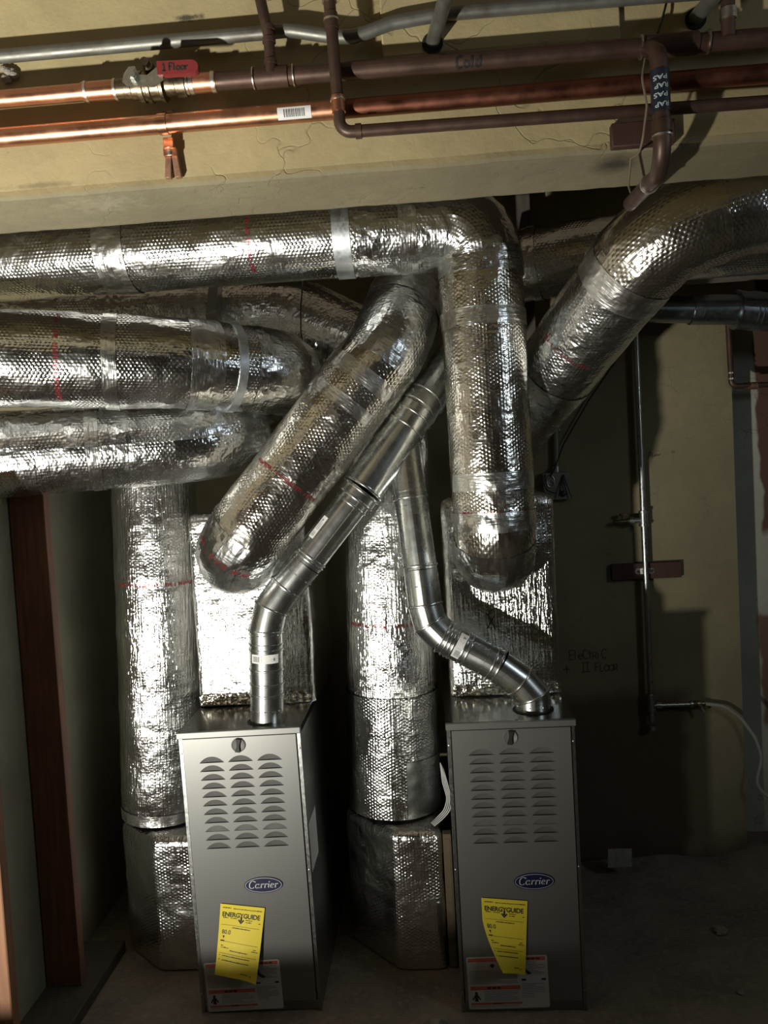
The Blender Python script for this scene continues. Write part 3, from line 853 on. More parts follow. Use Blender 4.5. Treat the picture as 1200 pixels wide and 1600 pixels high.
pr = thing('supply_plenum', (.205, 2.70, .845), 'foil-wrapped supply box on top of the right furnace, marked with an x', 'plenum', None)
foil_box(rect(.030, 2.48, .376, 2.93), .846, 1.470, .028, .03, 8).build('wrap', 'foil_rib', pr)
seam(.04, .37, 2.478, .85, .03, 5).build('foil_tape', 'foil_warm', pr)
mb = MB(); c = at(767, 972, 2.473)
hand_fn = lambda x, z: V((c.x+x, 2.4715, c.z+z))
for st in ([(-.012, .028), (.014, -.025)], [(.012, .02), (-.012, -.02)], [(.0, .034), (-.008, .02)]): mb.ribbon(st, .0035, hand_fn)
mb.build('marker_cross', 'ink', pr, smooth=False)

bl = thing('return_air_box', (-.90, 2.6, 0), 'foil-wrapped floor box left of the left furnace', 'duct box')
foil_box([(-.945, 2.444), (-.770, 2.444), (-.770, 2.90), (-1.10, 2.90), (-1.10, 2.585)], .004, .438, .03, .028, 5).build('wrap', 'foil_box', bl)
br_ = thing('return_air_box', (-.16, 2.6, 0), 'foil-wrapped floor box between the two furnaces', 'duct box')
foil_box([(-.175, 2.425), (-.022, 2.425), (-.022, 2.92), (-.345, 2.92), (-.345, 2.61)], .004, .445, .03, .03, 9).build('wrap', 'foil_box', br_)
mb = MB(); mb.box((-.0195, 2.43, .005), (.0065, 2.46, .43), bev=.002)
mb.box((-.014, 2.4285, .02), (.001, 2.431, .415)); 
tag(mb.build('air_filter_frame', 'card'), 'narrow brown filter edge between the middle foil box and right furnace', 'filter')

# ================================================================== insulated ducts
RD = .1175
def duct_thing(D, name, label, mat, base=None, i0=0, i1=None, part='wrap', cat='duct', group=None):
    b = base or V((D.p[-1].x, D.p[-1].y, D.p[-1].z-D.r)); t = thing(name, b, label, cat, group)
    i1 = len(D.p)-1 if i1 is None else i1
    return t
# H1 + V : comes in from the left under the beam, elbows down to the right plenum
V1 = at(752, 450, 2.3)
D = Duct([(-1.75, 2.3, 2.24), (.172, 2.3, 2.238), (.178, 2.3, 1.305), (.180, 2.490, 1.297)], RD, [0, .10, .11, 0], 1)
t = duct_thing(D, 'supply_duct', 'long foil duct under the beam that turns straight down to the right furnace', 'x')
iA, iB = D.near(560, 380), D.near(690, 350); iC = D.near(748, 420); iD = D.near(775, 845)
D.shell(0, iA).build('horizontal_run', 'foil_bubble', t)
D.shell(iA, iC+2, .0015).build('elbow', 'foil_crinkle', t)
D.shell(iC, iD).build('vertical_drop', 'foil_warm', t)
D.shell(iD-1, len(D.p)-1, .0015).build('boot', 'foil_crinkle', t)
D.strap(D.near(541, 380), .05).build('strap', 'strap', t)
D.shell(D.near(757, 488), D.near(758, 515), .003).build('foil_tape', 'foil_smooth', t)
D.shell(D.near(765, 735), D.near(766, 765), .003, a0=-70, a1=70).build('foil_tape', 'foil_smooth', t)
D.shell(D.near(770, 800), D.near(772, 822), .0025).build('foil_tape', 'foil_smooth', t)
D.shell(D.near(170, 400), D.near(212, 398), .003).build('foil_tape', 'foil_smooth', t)
D.shell(D.near(625, 380), D.near(655, 380), .003).build('foil_tape', 'foil_smooth', t)
D.printing(D.s[D.near(398, 380)], -40, 60, .012, 4).build('red_print', 'redprint', t)
D.printing(D.s[D.near(770, 800)], -50, 55, .010, 6).build('red_print', 'redprint', t)
# diagonal L
D = Duct([(.050, 2.66, 2.40), (-.030, 2.505, 2.10), (-.105, 2.35, 1.915), (-.590, 2.30, 1.345), (-.605, 2.495, 1.325)], RD, [0, .16, .22, .11, 0], 2)
t = duct_thing(D, 'supply_duct', 'foil duct slanting down to the left furnace across the middle', 'x')
iA, iB = D.near(585, 575), D.near(385, 830)
D.shell(0, iA).build('elbow', 'foil_crinkle', t); D.shell(iA, iB).build('diagonal_run', 'foil_warm', t); D.shell(iB, len(D.p)-1, .001).build('boot', 'foil_crinkle', t)
D.shell(D.near(562, 605), D.near(578, 588), .003, a0=-80, a1=80).build('foil_tape', 'foil_smooth', t)
D.shell(D.near(535, 640), D.near(548, 624), .003, a0=-60, a1=60).build('foil_tape', 'foil_smooth', t)
D.shell(D.near(640, 470), D.near(630, 495), .003).build('foil_tape', 'foil_smooth', t)
D.printing(D.s[D.near(440, 745)], -70, 40, .011, 8).build('red_print', 'redprint', t)
D.printing(D.s[D.near(375, 850)], -60, 50, .010, 9).build('red_print', 'redprint', t)
# H2
h2 = [at(0, 560, 2.10), at(290, 568, 2.24), at(434, 582, 2.40)]
D = Duct([h2[0]+V((-.75, -.05, 0)), h2[0], h2[1], h2[2], V((-.44, 2.57, 1.88))], (.139, .122), [0, .5, .5, .13, 0], 3)
t = duct_thing(D, 'supply_duct', 'middle of the three stacked foil ducts at left, nearest, ending in an elbow', 'x')
iA = D.near(385, 575)
D.shell(0, iA).build('run', 'foil_bubble', t); D.shell(iA, len(D.p)-1, .002).build('elbow', 'foil_crinkle', t)
D.strap(D.near(358, 575), .035).build('strap', 'strap', t)
D.shell(D.near(292, 570), D.near(330, 570), .003).build('foil_tape', 'foil_smooth', t)
D.shell(D.near(168, 570), D.near(184, 570), .003).build('foil_tape', 'foil_smooth', t)
D.printing(D.s[D.near(100, 570)], -60, 60, .013, 12).build('red_print', 'redprint', t)
# H3
h3 = [at(0, 711, 2.25), at(300, 690, 2.40), at(368, 680, 2.50)]
D = Duct([h3[0]+V((-.6, -.10, 0)), h3[0], h3[1], h3[2], V((-.58, 2.86, 1.74))], (.130, RD), [0, .5, .5, .14, 0], 4)
t = duct_thing(D, 'supply_duct', 'lowest of the three stacked foil ducts at left, above the studs', 'x')
D.shell(0, len(D.p)-1).build('run', 'foil_crinkle', t)
D.shell(D.near(140, 700), D.near(165, 700), .003).build('foil_tape', 'foil_smooth', t)
# R1: riser on left box
def riser(ctrl, r, rad, seed, label, seg=80):
    D = Duct(ctrl, r, rad, seed, seg=seg); b = D.p[0]; t = thing('return_duct', b, label, 'duct'); return D, t
D, t = riser([(-.968, 2.64, .447), (-.935, 2.64, 1.25), (-.925, 2.66, 1.78), (-1.08, 2.72, 1.80)], .138, [0, .5, .15, 0], 5, 'broad foil riser standing on the box left of the left furnace')
D.shell(0, len(D.p)-1).build('wrap', 'foil_rib', t)
D.shell(0, 3, .003).build('foil_tape', 'foil_smooth', t)
D.printing(D.s[D.near(240, 905)], -40, 70, .011, 14).build('red_print', 'redprint', t)
# R2: riser between furnaces, elbows left into the rear run
D, t = riser([(-.176, 2.64, .455), (-.146, 2.64, 1.45), (-.125, 2.70, 1.93), (-.45, 2.76, 2.115), (-1.75, 2.78, 2.20)], (.152, .118), [0, .4, .25, .25, 0], 6, 'broad foil riser between the furnaces that bends left behind the other ducts')
iA, iB, iC = D.near(626, 1072), D.near(610, 560), D.near(480, 480)
D.shell(0, iA, .006).build('lower_jacket', 'foil_box', t); D.shell(iA, iB).build('wrap', 'foil_rib', t); D.shell(iB, iC, .002).build('elbow', 'foil_crinkle', t); D.shell(iC, len(D.p)-1).build('rear_run', 'foil_crinkle', t)
D.strap(D.near(355, 475), .03).build('strap', 'strap', t)
D.shell(D.near(628, 1255), D.near(627, 1165), .009, a0=18, a1=75).build('bare_patch', 'galv', t)
D.printing(D.s[D.near(618, 965)], -60, 40, .011, 15).build('red_print', 'redprint', t)
# diagonal R with horizontal run to the right
D = Duct([(1.75, 2.03, 2.175), (.80, 2.05, 2.165), (.60, 2.07, 2.115), (.40, 2.42, 1.845), (.22, 2.78, 1.61)], RD+.002, [0, .2, .2, .5, 0], 7)
t = duct_thing(D, 'supply_duct', 'foil duct from the right edge that dives down behind the vertical drop', 'x')
iA, iB = D.near(1120, 340), D.near(985, 425)
D.shell(0, iA).build('run', 'foil_bubble', t); D.shell(iA, iB, .002).build('elbow', 'foil_warm', t); D.shell(iB, len(D.p)-1).build('diagonal_run', 'foil_crinkle', t)
D.shell(D.near(960, 445), D.near(990, 415), .0035, a0=-100, a1=60).build('foil_tape', 'foil_smooth', t)
D.shell(D.near(860, 590), D.near(872, 572), .003).build('foil_tape', 'foil_smooth', t)
D.printing(D.s[D.near(905, 525)], -50, 30, .010, 16).build('red_print', 'redprint', t)
# rear horizontal duct on the right
D = Duct([(1.8, 2.62, 2.235), (.95, 2.62, 2.235), (.42, 2.72, 2.225), (.28, 2.78, 2.22)], RD, [0, .4, .4, 0], 8)
t = duct_thing(D, 'supply_duct', 'far foil duct behind the right diagonal one, only its end and lower edge seen', 'x')
D.shell(0, len(D.p)-1).build('run', 'foil_bubble', t)
D.shell(D.near(842, 395), D.near(828, 395), .003).build('foil_tape', 'foil_smooth', t)

# ================================================================== vent pipes (bare sheet metal)
def pipe_sections(t, pts, rs, joints=(), mat='galv', seg=40, name='pipe_section'):
    'straight sheet-metal lengths, mitred at the corners, each with a raised bead at its ends'
    pts = [V(p) for p in pts]; fr = path_frames(pts)
    for i in range(len(pts)-1):
        mb = MB(); a, b = pts[i], pts[i+1]; mb.tube([a, b], [rs[i], rs[i]], seg, False, None, [fr[i], fr[i+1]])
        mb.build(name, mat, t)
def bead(t, p, d, r, w=.004, h=.0028, mat='galv', name='bead'):
    d = V(d).normalized(); mb = MB()
    mb.lathe(V(p)-d*w, d, [(0, r-.001), (w*.4, r+h*.8), (w, r+h), (w*1.6, r+h*.8), (w*2, r-.001)], 36); mb.build(name, mat, t)
def dimples(t, p, d, r, n=14, mat='galv'):
    d = V(d).normalized(); e1 = d.orthogonal().normalized(); e2 = d.cross(e1); mb = MB()
    for k in range(n):
        a = 2*PI*k/n; q = e1*math.cos(a)+e2*math.sin(a); tt = d.cross(q); c = V(p)+q*r
        mb.add([c-tt*.005-d*.0012, c+tt*.005-d*.0012, c+tt*.005+d*.0012, c-tt*.005+d*.0012, c+q*.0014-tt*.004, c+q*.0014+tt*.004], [(0, 1, 5, 4), (2, 3, 4, 5), (1, 2, 5), (3, 0, 4)])
    mb.build('crimp', mat, t)
def sticker(t, p, d, r, w, L, ang, bars=True, name='sticker'):
    'paper label wrapped on a pipe: w across (m of arc), L along the axis'
    d = V(d).normalized(); ref = V((0, -1, 0)); e1 = (ref-d*ref.dot(d)).normalized(); e2 = d.cross(e1)
    def f(x, y, dr=.0006):
        a = math.radians(ang)+x/r; return V(p)+d*y+(e1*math.cos(a)+e2*math.sin(a))*(r+dr)
    mb = MB(); mb.quad(-w/2, -L/2, w/2, L/2, f, 14, 1); o = mb.build(name, 'paper', t)
    g = lambda x, y: f(x, y, .0011); mb = MB(); rnd = random.Random(int(w*1e4))
    ax = L >= w
    A, B = (L, w) if ax else (w, L); tr = (lambda u, v: g(v, u)) if ax else (lambda u, v: g(u, v))
    x = -A/2+A*.08
    while x < -A/2+A*.30: ww = rnd.uniform(.0006, .0018); mb.quad(x, -B*.32, x+ww, B*.30, tr); x += ww+rnd.uniform(.0008, .0016)
    for k in range(5):
        y = B*(.28-.14*k); mb.quad(-A*.12, y, A*rnd.uniform(.15, .4), y+B*.05, tr)
    mb.quad(A*.30, -B*.2, A*.36, B*.1, tr)
    mb.build('sticker_print', 'greyink', o)
RV = .0505
vl = thing('vent_pipe', (-.519, 2.318, .845), 'bare metal vent pipe rising from the left furnace and slanting up right', 'vent pipe')
A0 = V((-.519, 2.318, .845)); A1 = at(416, 985, 2.318); A2 = at(424, 950, 2.322); A3 = at(447, 917, 2.33); A4 = at(478, 880, 2.335)
B1 = at(566, 765, 2.36); B2 = at(650, 641, 2.42); B3 = at(703, 572, 2.50); B4 = at(758, 506, 2.66)
pipe_sections(vl, [A0, A1, A2, A3, A4], [RV]*4, name='elbow_gore'); pipe_sections(vl, [A4, B1], [RV-.001], name='pipe_section')
RB = .0635
pipe_sections(vl, [B1, B2, B3, B4], [RB-.002, RB, RB]); pipe_sections(vl, [B1.lerp(A4, .12), B1], [RB-.006])
d0 = A1-A0; dd = B1-A4
for p, d in ((A0.lerp(A1, .30), d0), (A0.lerp(A1, .42), d0), (A0.lerp(A1, .58), d0), (A0.lerp(A1, .80), d0), (A0.lerp(A1, .86), d0)): bead(vl, p, d, RV)
bead(vl, A1, A2-A0, RV+.001); bead(vl, A2, A3-A1, RV+.001); bead(vl, A3, A4-A2, RV+.001)
for f in (.05, .09, .80): bead(vl, A4.lerp(B1, f), dd, RV)
bead(vl, B1.lerp(A4, .12), dd, RB-.006); bead(vl, B1.lerp(A4, .02), dd, RB-.002)
for f in (.02, .78, .93): bead(vl, B1.lerp(B2, f), B2-B1, RB-.001)
for f in (.02, .25): bead(vl, B2.lerp(B3, f), B3-B2, RB)
dimples(vl, A0.lerp(A1, .14), d0, RV); dimples(vl, A4.lerp(B1, -.14), A4-A3, RV); dimples(vl, A0.lerp(A1, .97), d0, RV)
sticker(vl, A0.lerp(A1, .72), d0, RV+.001, .085, .026, 5); sticker(vl, A4.lerp(B1, .40), dd, RV, .02, .075, -42)
mb = MB()   # lengthwise lock seam
e = V((0, -1, 0)); e = (e-dd.normalized()*e.dot(dd.normalized())).normalized(); e2 = dd.normalized().cross(e); q = e*math.cos(.35)+e2*math.sin(.35)
mb.cyl(A4.lerp(B1, .1)+q*(RV-.001), A4.lerp(B1, .86)+q*(RV-.001), .0022, seg=8); mb.build('lock_seam', 'galv', vl)
mb = MB(); mb.lathe((-.519, 2.318, .8452), (0, 0, 1), [(0, .060), (.0006, .060)], 36); mb.build('vent_opening', 'hole', vl)
vr = thing('vent_pipe', (.265, 2.325, .845), 'bare metal vent pipe zigzagging from the right furnace up behind the slanted one', 'vent pipe')
C0 = V((.265, 2.325, .845)); C1 = at(832, 1086, 2.325); C2 = at(812, 1064, 2.325); C3 = at(779, 1040, 2.325)
E1 = at(693, 995, 2.34); E2 = at(672, 974, 2.345); E3 = at(664, 945, 2.35); G0 = at(657, 890, 2.36); G1 = at(641, 775, 2.39); G2 = at(628, 668, 2.44)
pipe_sections(vr, [C0, C1, C2, C3], [RV]*3, name='elbow_gore'); pipe_sections(vr, [C3, E1], [RV-.001]); pipe_sections(vr, [E1, E2, E3, G0], [RV]*3, name='elbow_gore'); pipe_sections(vr, [G0, G1, G2], [RV-.001, RV+.001])
bead(vr, C1, C2-C0, RV+.001); bead(vr, C2, C3-C1, RV+.001); bead(vr, C3, E1-C3, RV); bead(vr, C3.lerp(E1, .10), E1-C3, RV)
for f in (.55, .63, .80, .86, .92): bead(vr, C3.lerp(E1, f), E1-C3, RV)
bead(vr, E1, E2-C3, RV); bead(vr, E2, E3-E1, RV+.001); bead(vr, E3, G0-E2, RV+.001)
bead(vr, G0.lerp(G1, .05), G1-G0, RV); bead(vr, G0.lerp(G1, .97), G1-G0, RV); bead(vr, G1.lerp(G2, .04), G2-G1, RV)
dimples(vr, E3.lerp(G0, .55), G0-E3, RV); dimples(vr, G0.lerp(G1, .86), G1-G0, RV); dimples(vr, G0.lerp(G1, .76), G1-G0, RV, 8); dimples(vr, C0.lerp(C1, .4), C1-C0, RV); dimples(vr, C3.lerp(E1, .25), E1-C3, RV)
sticker(vr, C3.lerp(E1, .70), E1-C3, RV+.001, .082, .026, 8)
mb = MB(); mb.lathe((.265, 2.325, .8452), (0, 0, 1), [(0, .060), (.0006, .060)], 36); mb.build('vent_opening', 'hole', vr)
# dull common vent at the far right
gv = thing('flue_pipe', at(1100, 505, 2.9), 'dull dark metal flue running right below the far duct', 'vent pipe')
J0, J1, J2, J3 = at(905, 482, 2.86), at(1080, 484, 2.90), at(1150, 484, 2.90), at(1330, 497, 2.92)
pipe_sections(gv, [J0, J1], [.047], mat='galv_dark'); pipe_sections(gv, [J1, J2], [.052], mat='galv_dark'); pipe_sections(gv, [J2, J3], [.066], mat='galv_dark')
for p in (J1, J1.lerp(J2, .2), J2, J2.lerp(J3, .14), J2.lerp(J3, .18)): bead(gv, p, J3-J0, .050 if p != J2 and (p-J1).length < .05 else .066, mat='galv_dark')

# ================================================================== pipes on the beam
def tube_obj(name, pts, r, mat, parent=None, rad=.03, seg=20, cap=True):
    mb = MB(); mb.tube(fillet(pts, rad, .03, 8), r, seg, cap); return mb.build(name, mat, parent)
def ring(parent, p, d, r, L, mat, name='fitting', lip=.0012):
    d = V(d).normalized(); mb = MB(); mb.lathe(V(p)-d*L/2, d, [(0, r), (.0004, r+lip), (L*.15, r+lip), (L*.85, r+lip), (L-.0004, r+lip), (L, r)], 28); return mb.build(name, mat, parent)
X = V((1, 0, 0))
# conduit (steel) that snakes along the top
E0 = 1.572
tg = tube_obj('steel_conduit', [(-1.6, E0, 2.417), at(250, 66, E0), at(405, 52, E0), at(452, 47, E0), at(520, 57, E0), at(552, 58, E0), at(612, 36, E0), at(690, 22, E0), at(1000, -4, E0), at(1200, -20, E0)], .0128, 'emt', None, .08, 20)
tag(tg, 'grey steel conduit snaking along the top of the beam', 'conduit')
# cold line, left bright, right dark
Y1 = 1.556; z1 = lambda px: at(px, 0, Y1).x
P1 = V((-1.6, Y1, 2.3285)); cl = thing('copper_pipe', P1-V((0, 0, .02)), 'upper copper pipe with the red valve, dark and marked in letters to the right', 'pipe')
xv0, xv1 = z1(172), z1(292); x_mid = z1(118)
def p1(px): x = z1(px); return V((x, Y1, 2.3285-.0010*(x+.8)*6))
r1 = .0172
mb = MB(); mb.cyl(P1, p1(125), r1-.001, seg=28); mb.build('bright_length', 'copper', cl)
mb = MB(); mb.cyl(p1(120), p1(172), r1+.001, seg=28); mb.build('coupling', 'copper', cl)
ring(cl, p1(126), X, r1+.0012, .006, 'solder', 'solder_joint'); ring(cl, p1(172), X, r1+.0015, .006, 'solder', 'solder_joint')
mb = MB(); mb.cyl(p1(285), p1(330), r1+.0012, seg=28); mb.build('coupling', 'copper', cl)
for px in (284, 292, 326): ring(cl, p1(px), X, r1+.0014, .008, 'solder', 'solder_joint')
mb = MB(); mb.cyl(p1(325), p1(1260), r1-.0005, seg=28); mb.build('dark_length', 'copper_dull', cl)
ring(cl, p1(418), X, r1+.0015, .062, 'copper_dull', 'tee'); 
for px in (389, 452): ring(cl, p1(px), X, r1+.002, .003, 'solder', 'solder_joint')
ring(cl, p1(1046), X, r1+.002, .095, 'copper_dull', 'tee')
for px in (998, 1103): ring(cl, p1(px), X, r1+.0028, .003, 'solder', 'solder_joint')
mb = MB(); rr0 = p1(418)+V((0, -.012, 0)); mb.tube(fillet([rr0, rr0+V((.0, 0, .07)), rr0+V((-.015, -.004, .16)), rr0+V((-.05, -.01, .26))], .05, .02), .0105, 20); mb.build('riser', 'copper_dull', cl)
for dz in (.012, .052, .075): ring(cl, p1(418)+V((0, -.012, r1+dz-.008)), (0, 0, 1), .0115, .009, 'copper_dull', 'fitting')
mb = MB(); mb.tube([p1(1132)+V((0, -.012, 0)), p1(1132)+V((.003, -.014, .2))], .0125, 20); mb.build('riser', 'copper_dull', cl)
ring(cl, p1(1132)+V((.001, -.0125, .04)), (0, 0, 1), .0135, .02, 'solder', 'fitting')
mb = MB()   # marker lettering wrapped on the pipe
cc = p1(707)
def on1(x, y): a = y/r1; return V((cc.x+x, Y1-math.cos(a)*(r1+.0006), cc.z+math.sin(a)*(r1+.0006)))
hand(mb, 'Cold', .020, .0042, on1, 0, -.0185, wob=.02)
mb.build('marker_lettering', 'wire_black', cl, smooth=False)
# the drop that passes under the beam
YD = 1.492; dz0 = at(1029, 90, YD)
drop = [V((dz0.x, Y1-.010, 2.312)), V((dz0.x, YD, at(1029, 84, YD).z)), V((dz0.x+.001, YD-.002, at(1030, 266, YD).z)), at(985, 318, 1.84)]
dp = fillet(drop, [0, .03, .055, 0], .01, 6)
mb = MB(); mb.tube(dp, r1-.0015, 24); mb.build('drop', 'copper_dull', cl)
i = min(range(len(dp)), key=lambda k: abs(pix(dp[k])[1]-213)); ring(cl, dp[i], (0, 0, 1), r1, .004, 'solder', 'solder_joint')
i = min(range(len(dp)), key=lambda k: abs(pix(dp[k])[1]-287)); ring(cl, dp[i], dp[i]-dp[i-2], r1, .004, 'solder', 'solder_joint')
i = min(range(len(dp)), key=lambda k: abs(pix(dp[k])[1]-195)); ring(cl, dp[i], (0, 0, 1), r1-.0005, .022, 'copper_dull', 'coupling')
tz0, tz1 = at(1030, 178, YD).z, at(1030, 112, YD).z
mb = MB(); mb.tube([V((dz0.x+.0007, YD-.001, tz0)), V((dz0.x+.0003, YD-.001, tz1))], r1-.0004, 24, False); tp = mb.build('printed_tape', 'tape', cl)
mb = MB()
for k, (w_, py) in enumerate((('PAS', 127), ('RAP', 140), ('PAS', 154), ('RAP', 169))):
    cz = at(1030, py, YD).z
    def tf(x, y, cz=cz, k=k):
        x, y = -x, -y; a = (x-(.002 if k % 2 else .004))/r1; return V((dz0.x+math.sin(a)*(r1+.0004), YD-.001-math.cos(a)*(r1+.0004), cz+y+.1*x))
    add_text(mb, w_, .01, tf, width=.025, height=.0085, offset=.0002)
mb.build('tape_lettering', 'tapeprint', tp, smooth=False)
# ball valve
bv = thing('ball_valve', p1(228)-V((0, 0, .03)), 'brass ball valve with a red lever handle on the upper copper pipe', 'valve')
a, b = p1(170), p1(292); L = (b-a).length
mb = MB(); mb.lathe(a, X, [(0, .0185), (.02, .0185), (.021, .0195), (.034, .0195), (.036, .022), (.048, .022), (.050, .0285), (.058, .0285), (.060, .026), (.064, .026), (.066, .0295), (.072, .0295), (.074, .027), (.090, .027), (.092, .030), (.098, .030), (.100, .021), (.120, .021), (.122, .024), (L-.012, .024), (L-.010, .019), (L, .019)], 32)
mb.build('body', 'brass', bv)
st = at(220, 137, Y1-.035); so = V((a.x+.076, Y1, a.z))
mb = MB(); mb.lathe(V((so.x, Y1-.018, a.z+.024)), (0, -1, 0), [(0, .011), (.016, .011), (.017, .008), (.03, .008)], 20); mb.build('stem', 'brass', bv)
HY = Y1-.046; hz = at(215, 120, HY)
mb = MB()
pr_ = [(-.030, -.006), (-.022, -.014), (.030, -.020), (.048, -.008), (.048, .016), (.036, .014), (.018, .002), (.002, .004), (-.004, .020), (-.016, .020), (-.026, .008)]
tri = [tuple(t) for t in tessellate_polygon([[V((x, z, 0)) for x, z in pr_]])]; k = len(pr_)
mb.add([V((hz.x+x, HY+y, hz.z+z)) for y in (0, .003) for x, z in pr_], tri+[tuple(j+k for j in q) for q in tri]+[(i, (i+1) % k, (i+1) % k+k, i+k) for i in range(k)])
lv = mb.build('lever', 'steel', bv, smooth=False)
mb = MB(); mb.lathe(hz+V((-.006, .002, 0)), (0, -1, 0), [(0, .0105), (.003, .0105), (.003, .0085), (.010, .0085), (.011, .006), (.015, .006)], 6); mb.build('nut', 'steel', bv, smooth=False)
g0, g1 = at(247, 109, HY), at(312, 106, HY)
gl = (g1-g0).length
mb = MB(); E2_ = []
for cx, cz, aa in ((gl-.0125, .0125-.0125, -90), (0+.003, 0, 90)): pass
out2 = arc(gl-.0125, 0, .0125, .0125, -90, 90, 10)+[(.0, .0125), (.0, -.0125)]
tri = [tuple(t) for t in tessellate_polygon([[V((x, z, 0)) for x, z in out2]])]; k = len(out2); tl_ = (g1.z-g0.z)/gl
mb.add([V((g0.x+x*s_, HY+y, g0.z+z*s_+x*tl_)) for y, s_ in ((-.007, .985), (-.005, 1.0), (.006, 1.0)) for x, z in out2], tri+[(r_*k+i, r_*k+(i+1) % k, (r_+1)*k+(i+1) % k, (r_+1)*k+i) for r_ in (0, 1) for i in range(k)]+[tuple(j+2*k for j in q) for q in tri])
gp = mb.build('grip', 'redgrip', bv, sharp=50)
mb = MB(); hand(mb, '1 Floor', .0135, .0026, lambda x, y: V((g0.x+x, HY-.0078, g0.z+y+x*tl_)), .010, -.006, wob=.03, adv=.62)
mb.build('grip_lettering', 'ink', gp, smooth=False)
# warm line below
Y2 = 1.553; r2 = .0178
def p2(px): x = at(px, 0, Y2).x; return V((x, Y2, 2.2535))
wl = thing('copper_pipe', V((-1.6, Y2, 2.235)), 'lower reddish copper pipe running along the whole beam with a barcode sticker', 'pipe')
mb = MB(); mb.cyl(V((-1.6, Y2, 2.2535)), p2(520), r2, seg=28); mb.build('bright_length', 'copper', wl)
mb = MB(); mb.cyl(p2(519), p2(1270), r2-.0004, seg=28); mb.build('dull_length', 'copper_red', wl)
sp = p2(451)
def on2(x, y, dr=.0008): a = (y-.007)/r2; return V((sp.x+x, Y2-math.cos(a)*(r2+dr), sp.z+math.sin(a)*(r2+dr)))
mb = MB(); mb.quad(-.032, -.011, .032, .011, on2, 2, 8); sk = mb.build('sticker', 'paper', wl)
mb = MB(); rnd = random.Random(2); x = -.020
while x < .020: w = rnd.uniform(.0006, .0018); mb.quad(x, -.006, x+w, .007, lambda u, v: on2(u, v, .0013), 1, 3); x += w+rnd.uniform(.0008, .002)
mb.build('sticker_print', 'ink', sk, smooth=False)
# split clamp holding it
pc = p2(242); cp = thing('pipe_clamp', (pc.x, 1.595, pc.z-.09), 'rusty two-legged clamp hanging below the lower copper pipe at left', 'clamp')
mb = MB()
mb.tube([pc+V((-.009, 0, 0)), pc+V((-.009, 0, 0))+X*.0005, pc+V((.009, 0, 0)), pc+V((.0095, 0, 0))], [r2, r2+.002, r2+.002, r2], 32, False); mb.build('ring', 'copper', cp)
mb = MB(); mb.box((pc.x-.010, 1.575, pc.z-.036), (pc.x+.010, 1.583, pc.z-r2+.002), bev=.001); mb.box((pc.x-.012, 1.578, pc.z-.050), (pc.x+.014, 1.590, pc.z-.034), bev=.001)
mb.build('clip', 'copper', cp)
mb = MB(); mb.lathe((pc.x, 1.579, pc.z-.043), (0, -1, 0), [(0, .006), (.002, .006), (.003, .003)], 14); mb.build('screw', 'steel', cp)
for sx, dx in ((-1, -.006), (1, .006)):
    mb = MB(); T = Matrix.Translation((pc.x+.001+dx+.001, 1.59, pc.z-.048)) @ Matrix.Rotation(math.radians(-6*sx), 4, 'Y')
    mb.box((-.0062, -.006, -.042), (.0062, .006, .004), T, .0012); mb.build('leg', 'rust', cp)
mb = MB(); mb.box((pc.x-.012, 1.59, pc.z+.012), (pc.x+.010, 1.60, pc.z+.045), bev=.001); mb.build('backplate', 'rust', cp)
# thin branch from the top that elbows right and runs along
Y3 = 1.521; b0 = at(511, -40, Y3); b1 = at(532, 207, Y3)
br = thing('copper_pipe', b1-V((0, 0, .02)), 'thin dark copper pipe dropping from the top and elbowing right below the others', 'pipe')
b2 = at(600, 202, Y3); b3 = V((1.2, Y3+.02, b1.z-.004))
bp = fillet([b0, b1, b3], [0, .022, 0], .03, 9); mb = MB(); mb.tube(bp, .0112, 22); mb.build('run', 'copper_dull', br)
for py, mt in ((33, 'copper_dull'), (163, 'copper')):
    q = b0.lerp(b1, (py+40)/247); ring(br, q, b1-b0, .0118, .030, mt, 'coupling')
for py in (2, 31): ring(br, b0.lerp(b1, (py+40)/247), b1-b0, .0128, .004, 'solder', 'solder_joint')
ring(br, b0.lerp(b1, (156+40)/247), b1-b0, .0128, .004, 'solder', 'solder_joint'); ring(br, V((at(560, 200, Y3).x, Y3+.001, b1.z)), X, .0124, .012, 'copper_dull', 'solder_joint')
# conduits entering the beam
for ctrl, hp, lab in (([at(708, -40, 1.40), at(697, -6, 1.46), at(676, 66, 1.586)], at(676, 71, 1.5850), 'short grey conduit plugging into a hole in the beam at top centre'),
                      ([at(1150, -50, 1.42), at(1115, -5, 1.50), at(1087, 28, 1.598)], at(1087, 33, 1.5985), 'short dark conduit plugging into the beam at the top right corner')):
    t = thing('conduit_stub', hp, lab, 'conduit')
    mb = MB(); mb.tube(fillet(ctrl, .1, .01), .0135, 22); mb.build('conduit', 'emt', t)
    mb = MB(); mb.lathe(hp+V((0, .004, .004)), (0, -1, 0), [(0, .020), (.0062, .020)], 24); mb.build('hole_rim', 'hole', t)
# wooden block behind the drop
a, b = at(955, 233, 1.588), at(1052, 186, 1.588)
mb = MB(); mb.box((a.x, 1.578, a.z), (b.x, 1.598, b.z-.002), bev=.002)
wb = mb.build('mounting_block', 'wood_block'); tag(wb, 'red-brown wooden block on the beam behind the taped pipe', 'wood block')
tag(tube_obj('loose_wire', [at(1008, 92, 1.50), at(1003, 122, 1.485), at(1011, 165, 1.485), at(1002, 238, 1.50), at(986, 247, 1.58), at(982, 290, 1.68), at(985, 300, 1.72)], .0022, 'wire_tan', None, .03, 8), 'thin tan wire dangling left of the taped copper drop', 'wire')
